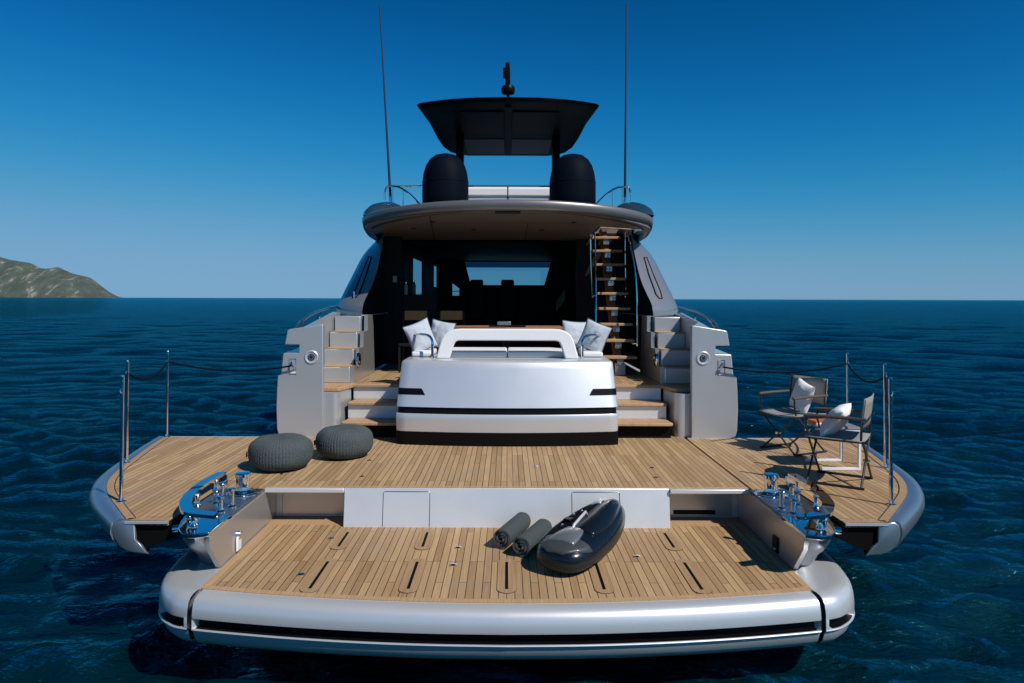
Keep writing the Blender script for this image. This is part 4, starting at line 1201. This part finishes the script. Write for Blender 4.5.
def pillow(name, label, loc, w, h, t, rot, material, group, seed, piping=None):
    p = pillow_mesh(w, h, t, seed=seed).build(name, material, None, smooth=70)
    p.location = loc; p.rotation_euler = rot
    tag(p, label, 'cushion', group)
    if piping:
        pts = []
        n = 12
        for a, b in (((-1, -1), (1, -1)), ((1, -1), (1, 1)), ((1, 1), (-1, 1)), ((-1, 1), (-1, -1))):
            for k in range(n):
                u = a[0] + (b[0] - a[0]) * k / n; v = a[1] + (b[1] - a[1]) * k / n
                pts.append((u * w / 2 * (1 - .07 * (1 - v * v)), 0, v * h / 2 * (1 - .07 * (1 - u * u)) + h / 2))
        q = MB().tube(pts, .006, 6, closed=True)
        qo = q.build('piping', piping, None, smooth=60)
        qo.parent = p
    return p
G = 'pale blue-grey cushions on the aft sofa'
pillow('cushion', 'pale grey-blue cushion leaning on the left rail of the sofa', (-1.075, 9.55, 1.06), .37, .40, .15, (R(-10), R(-20), R(30)), 'pillow', G, 1, 'piping')
pillow('cushion', 'pale grey-blue cushion between the left rail cushion and the white hoop', (-.955, 9.86, 1.07), .37, .38, .15, (R(-12), R(9), R(-25)), 'pillow', G, 2, 'piping')
pillow('cushion', 'pale grey-blue cushion leaning on the right rail of the sofa', (1.075, 9.55, 1.06), .37, .40, .15, (R(-10), R(20), R(-30)), 'pillow', G, 3, 'piping')
pillow('cushion', 'pale grey-blue cushion between the right rail cushion and the white hoop', (.93, 9.86, 1.07), .37, .38, .15, (R(-12), R(4), R(12)), 'pillow', G, 4, 'piping')

# ------------------------------------------------------------------ stanchions and ropes
ST = {'port': [(-3.30, 6.16), (-4.02, 7.61), (-4.26, 9.02)], 'star': [(3.275, 6.138), (3.935, 7.487), (4.27, 9.02)]}
SLAB = {
    ('port', 0): 'stainless pole on the left terrace, nearest its aft corner',
    ('port', 1): 'stainless pole on the left terrace, middle one on the curved edge',
    ('port', 2): 'stainless pole on the left terrace, forward one by the straight edge',
    ('star', 0): 'stainless pole on the right terrace, nearest its aft corner',
    ('star', 1): 'stainless pole on the right terrace, between corner pole and chair table',
    ('star', 2): 'stainless pole on the right terrace, behind the folding chairs',
}
first = None
for side, lst in ST.items():
    for i, (x, y) in enumerate(lst):
        if first is None:
            first = thing('stanchion', '', 'pole', (x, y, 0.004), 0, 'safety rail poles round the terraces')
            MB().tube([(0, 0, 0), (0, 0, .5), (0, 0, 1.07)], .0165, 14).build('pole', 'steel', first)
            MB().lathe([(.042, 0), (.042, .006), (.024, .012), (.021, .035), (.017, .036)], (0, 0, 0), 18).build('foot', 'steel', first)
            MB().lathe([(.0165, 1.07), (.012, 1.08), (0, 1.083)], (0, 0, 0), 14).build('pole_cap', 'steel', first)
            MB().tube([(.0, -.02, .93), (.0, -.035, .945), (.0, -.03, .965), (.0, -.017, .967)], .005, 6).build('rope_eye', 'steel', first)
            o = first
        else:
            o = copy_tree(first)
            o.location = (x, y, 0.004)
        o['label'] = SLAB[(side, i)]
        o.rotation_euler = (0, R(.4 if side == 'port' else -.4), 0)

def sag(a, b, d, n=14):
    a, b = Vector(a), Vector(b)
    return [tuple(a.lerp(b, k / n) - Vector((0, 0, d * 4 * (k / n) * (1 - k / n)))) for k in range(n + 1)]
def rope(lst, s, label):
    P = [(x - .0066 * s, y, .95) for x, y in lst]
    end = (2.69 * s, 9.0, .905)
    pts = sag(P[0], P[1], .16)[:-1] + sag(P[1], P[2], .13)[:-1] + sag(P[2], end, .09)
    o = MB().tube(pts, .011, 8).build('safety_rope', 'rope', None, smooth=60)
    tag(o, label, 'rope', 'ropes strung between the terrace poles')
    for q in (P[0], P[1], P[2]):
        k = MB().lathe([(.011, -.02), (.015, -.012), (.016, 0), (.015, .012), (.011, .02)], q, 10).build('rope_knot', 'rope', None, smooth=60)
        k.parent = o
rope(ST['port'], -1, 'navy rope sagging between the poles of the left terrace')
rope(ST['star'], 1, 'navy rope sagging between the poles of the right terrace')

# ------------------------------------------------------------------ knitted poufs
def pouf(x, y, r, h, rz, label):
    p = thing('pouf', label, 'pouf', (x, y, 0.0), rz, 'grey knitted poufs on the teak deck')
    rows = []
    ncol, nrow = 62, 20
    NU, NV = ncol * 6, nrow * 6
    for i in range(NV + 1):
        t = -math.pi / 2 + math.pi * i / NV
        ct, st = math.cos(t), math.sin(t)
        cr = abs(ct) ** .62 * (1 if ct >= 0 else -1)
        sr = abs(st) ** .80 * (1 if st >= 0 else -1)
        row = []
        for j in range(NU):
            a = 2 * math.pi * j / NU
            u = a * ncol / (2 * math.pi)
            v = i / NV * nrow
            shift = .5 * (int(u) % 2)
            st1 = abs(math.sin(math.pi * u)) ** .6
            st2 = abs(math.sin(math.pi * (v + shift * .6))) ** .6
            d = .006 * (st1 * (.55 + .45 * st2)) * min(1, ct * 2.2)
            d *= .75 + .6 * noise.noise(Vector((math.cos(a) * 2.5 + x, math.sin(a) * 2.5, t * 2)))
            d += .006 * noise.noise(Vector((math.cos(a) * 1.6 + x, math.sin(a) * 1.6, t * 1.4)))
            sq = 1 + .02 * math.sin(2 * a + x) + .012 * math.sin(3 * a)
            rr = (r * cr * sq) + d
            z = h / 2 + (h / 2) * sr * (1 + .03 * math.cos(a + 1)) + d * sr
            row.append((rr * math.cos(a), rr * math.sin(a), max(0.004, z)))
        rows.append(row)
    MB().grid(rows, close_u=True).build('knit_cover', 'knit', p, smooth=0 if False else 75)
    MB().prism([(-.02, 0), (.02, 0), (.02, .05), (-.02, .05)], 'x', -r - .012, -r - .002).build('side_tag', 'tag', p).location = (.0, -.03, .13)
    return p
pouf(-2.33, 7.42, .325, .335, R(10), 'grey knitted pouf nearer the camera, on the seam of the left terrace')
pouf(-1.80, 7.97, .315, .335, R(0), 'grey knitted pouf further back, by the foot of the left stairs')

# ------------------------------------------------------------------ folding chairs, side table
def folding_chair(x, y, face, label):
    """Director's chair: local -y is the front."""
    rz = math.atan2(face[0], -face[1])
    c = thing('folding_chair', label, 'chair', (x, y, 0.0), rz, 'folding canvas chairs on the right terrace')
    hw, hd = .25, .235
    for yy in (-hd, hd):               # crossed legs front and back
        for s in (-1, 1):
            MB().tube([(-s * hw, yy + s * .008, .012), (s * hw, yy + s * .008, .43)], .011, 8).build('leg', 'chair_metal', c)
        MB().lathe([(.014, -.03), (.014, .03)], (0, yy, .222), 12, 'y').build('leg_pivot', 'steel', c)
    for s in (-1, 1):
        MB().tube([(s * hw, -hd - .02, .012), (s * hw, hd + .02, .012)], .012, 8).build('runner', 'chair_metal', c)
        MB().tube([(s * hw, -hd - .03, .435), (s * hw, hd + .02, .435)], .012, 8).build('seat_rail', 'chair_metal', c)
        MB().tube([(s * hw, hd - .01, .43), (s * hw, hd - .005, .60), (s * hw, hd + .02, .83)], .011, 8).build('back_post', 'chair_metal', c)
        MB().tube([(s * hw, -hd + .01, .43), (s * hw, -hd - .02, .55), (s * hw, -hd - .02, .64)], .010, 8).build('arm_post', 'chair_metal', c)
        MB().tube([(s * hw, -hd - .04, .645), (s * hw, -.05, .65), (s * hw, hd + .03, .65)], [.016, .017, .015], 8).build('armrest', 'leather', c)
    rows = []
    for i in range(9):
        u = -1 + 2 * i / 8
        rows.append([(u * (hw + .012), -hd - .03 + (2 * hd + .03) * k / 6, .45 - .022 * (1 - u * u)) for k in range(7)])
    MB().grid(rows).build('seat', 'canvas', c, solid=0.012, smooth=60)
    rows = []
    for i in range(9):
        u = -1 + 2 * i / 8
        rows.append([(u * (hw + .012), hd + .0 + .025 * ((.55 + .29 * k / 4 - .6) / .23) + .02 * (1 - u * u), .55 + .29 * k / 4) for k in range(5)])
    MB().grid(rows).build('backrest', 'canvas', c, solid=0.010, smooth=60)
    return c
folding_chair(3.32, 8.36, (-.90, -.44), 'grey canvas folding chair further from the camera, beyond the low side table')
folding_chair(3.21, 6.95, (-.82, .57), 'grey canvas folding chair nearer the camera, seen from its side')
G = 'white pillows on the folding chairs'
pillow('pillow', 'white pillow standing on the further folding chair', (3.38, 8.40, .455), .36, .36, .15, (R(-12), R(14), R(-82)), 'pillow_white', G, 6)
pillow('pillow', 'white pillow slumped on the nearer folding chair', (3.10, 7.03, .455), .42, .34, .17, (R(-38), R(6), R(-126)), 'pillow_white', G, 7)

st = thing('side_table', 'low side table with white tube frame between the folding chairs', 'table', (3.42, 7.57, 0))
hx, hy, rr = .20, .20, .014
for yy in (-hy, hy):
    MB().box(-hx, hx, yy - rr, yy + rr, 0.004, 0.004 + 2 * rr).build('base_rail', 'white_gloss', st, bevel=0.003)
    MB().box(hx - 2 * rr, hx, yy - rr, yy + rr, .0325, .395).build('upright', 'white_gloss', st, bevel=0.003)
    MB().box(-hx, hx, yy - rr, yy + rr, .3955, .4235).build('top_rail', 'white_gloss', st, bevel=0.003)
MB().box(-hx - .01, hx + .01, -hy - .02, hy + .02, .424, .44).build('table_top', 'table_grey', st, bevel=0.004)
bk = thing('book', 'orange-red book lying on the low side table', 'book', (3.33, 7.62, .44), R(8))
MB().box(-.11, .11, -.08, .08, .004, .030).build('pages', 'white_gloss', bk)
mb = MB().box(-.115, .115, -.085, .085, 0, .004).box(-.115, .115, -.085, .085, .030, .035).box(-.115, -.11, -.085, .085, .004, .030)
mb.build('cover', 'orange', bk, smooth=0)

# ------------------------------------------------------------------ rolled towels
def towel(loc, ang, label):
    t = thing('rolled_towel', label, 'towel', loc, ang, 'dark grey rolled towels on the swim platform')
    L, rmax = .54, .088
    turns = 2.7
    n = 150
    outer, inner = [], []
    th = .017
    for i in range(n + 1):
        a = turns * 2 * math.pi * i / n
        r = .019 + (rmax - .019) * i / n
        b = R(160) - a
        outer.append((r * math.cos(b), r * math.sin(b)))
        inner.append(((r - th) * math.cos(b), (r - th) * math.sin(b)))
    rows = []
    m_ = 9
    for k in range(m_):
        y = -L / 2 + L * k / (m_ - 1)
        wob = .004 * math.sin(k * 1.7)
        row = [(p[0] * (1 + wob), y + .006 * math.sin(i * .35), p[1] * (1 + wob) + rmax) for i, p in enumerate(outer)]
        row += [(p[0] * (1 + wob), y + .006 * math.sin(i * .35), p[1] * (1 + wob) + rmax) for i, p in reversed(list(enumerate(inner)))]
        rows.append(row)
    mb = MB().grid(rows, close_u=True)
    nc = len(rows[0]); N = n + 1
    for e in (0, (m_ - 1) * nc):
        for i in range(n):
            mb.f.append((e + i, e + i + 1, e + nc - 2 - i, e + nc - 1 - i))
    mb.build('towel_roll', 'towel', t, smooth=50)
    return t
towel((.045, 6.27, -.345), R(-20.5), 'dark grey rolled towel, outer one of the pair beside the water scooter')
towel((.215, 6.08, -.345), R(-23), 'dark grey rolled towel touching the water scooter')

# ------------------------------------------------------------------ underwater scooter
def scooter():
    # local: +y runs from the blunt front (towards the camera) to the tail
    ax = Vector((.62, 1.0, 0)).normalized()
    c = thing('water_scooter', 'dark glossy underwater scooter lying beside rolled towels on the swim platform', 'water scooter', (.655, 5.90, -.345), math.atan2(-ax.x, ax.y))
    ys = [-.585, -.575, -.545, -.48, -.38, -.24, -.08, .10, .26, .40, .50, .56, .585]
    hw = [.03, .105, .16, .205, .232, .245, .242, .228, .202, .17, .135, .09, .03]
    zb = [.10, .06, .03, .012, .004, .004, .004, .008, .025, .055, .095, .14, .19]
    zt = [.13, .175, .205, .23, .246, .258, .272, .292, .315, .33, .325, .30, .245]
    def sec(i, half=None):
        out = []
        z0, z1 = zb[i], zt[i]; zc_, hh = (z0 + z1) / 2, (z1 - z0) / 2
        ks = range(40) if half is None else (range(0, 21) if half > 0 else range(20, 41))
        for k in ks:
            a = 2 * math.pi * k / 40
            ca, sa = math.cos(a), math.sin(a)
            x = hw[i] * abs(ca) ** .75 * (1 if ca > 0 else -1)
            z = zc_ + hh * abs(sa) ** .85 * (1 if sa > 0 else -1)
            g = 1.0 if half != 1 else 1.006
            out.append((x * g, ys[i], z))
        return out
    mb = MB().grid([sec(i, 1) for i in range(len(ys))])
    mb.f += [tuple(range(21)), tuple((len(ys) - 1) * 21 + k for k in reversed(range(21)))]
    body = mb.build('body', 'navy_gloss', c, smooth=60, subsurf=1)
    mb = MB().grid([sec(i, -1) for i in range(len(ys))])
    mb.f += [tuple(range(21)), tuple((len(ys) - 1) * 21 + k for k in reversed(range(21)))]
    mb.build('lower_shell', 'scooter_shell', c, smooth=60, subsurf=1)
    def top(y, x):                     # height of the upper skin
        w = np.interp(y, ys, hw); z0 = np.interp(y, ys, zb); z1 = np.interp(y, ys, zt)
        q = min(.999, abs(x) / w)
        ca = q ** (1 / .75)
        sa = math.sqrt(max(0, 1 - ca * ca))
        return (z0 + z1) / 2 + (z1 - z0) / 2 * sa ** .85
    def patch(name, material, fx0, fx1, y0, y1, lift, n=16, m_=12, solid=.03, parent=body, dome=0.0):
        rows = []
        for i in range(n + 1):
            t = i / n
            y = y0 + (y1 - y0) * t
            w = np.interp(y, ys, hw)
            a, b = fx0(t) * w, fx1(t) * w
            row = []
            for k in range(m_ + 1):
                u = k / m_
                up = lift + dome * math.sin(math.pi * u) ** .6 * math.sin(math.pi * min(.97, max(.03, t))) ** .5
                row.append((a + (b - a) * u, y, top(y, a + (b - a) * u) + up))
            rows.append(row)
        o = MB().grid(rows).build(name, material, None, smooth=60, solid=solid)
        o.parent = parent
        return o
    env = lambda t: math.sin(math.pi * min(1, max(0, t))) ** .45
    patch('nose_shroud', 'grey_shell', lambda t: -.95 * env(.10 + t * .42), lambda t: .96 * env(.10 + t * .42), -.57, -.36, .006)
    patch('nose_cover', 'gunmetal', lambda t: -.30 - .25 * (1 - t), lambda t: .52 * (1 - .45 * t * t), -.46, -.20, .012, dome=.022)
    patch('control_tray', 'void', lambda t: -.74 + .05 * t, lambda t: -.20 - .12 * t, -.36, .34, .004)
    patch('side_hump', 'navy_gloss', lambda t: -.06 - .10 * t, lambda t: .80 * env(.22 + .56 * t), -.22, .50, .004, dome=.045)
    patch('edge_hump', 'navy_gloss', lambda t: -.97, lambda t: -.74 + .05 * t, -.44, .46, .002, dome=.03)
    patch('tail_crescent', 'paint_matt', lambda t: -.78, lambda t: -.22 - .2 * t, .36, .54, .010, dome=.015)
    h = MB().tube([(-.01, -.24, top(-.24, .0) + .01), (-.012, -.21, top(-.21, .0) + .035), (-.04, .06, top(.06, -.04) + .04), (-.045, .09, top(.09, -.04) + .01)], .012, 10).build('grab_handle', 'paint_matt', None, smooth=60)
    h.parent = body
    d = MB().box(-.17, -.10, -.10, -.02, top(-.06, -.13) + .01, top(-.06, -.13) + .03).build('display', 'black', None, bevel=0.008)
    d.parent = body
    for x, y in ((-.12, -.2), (-.10, .12), (-.14, .05)):
        k = MB().lathe([(.012, 0), (.012, .012), (.005, .018)], (x, y, top(y, x) + .012), 12).build('button', 'steel', None)
        k.parent = body
    l_ = MB().prism([(-.06, .0), (.06, .0), (.045, .022), (-.045, .022)], 'y', -.575, -.555).build('vent_slot', 'black', None)
    l_.location = (.05, .018, .13); l_.parent = body
scooter()
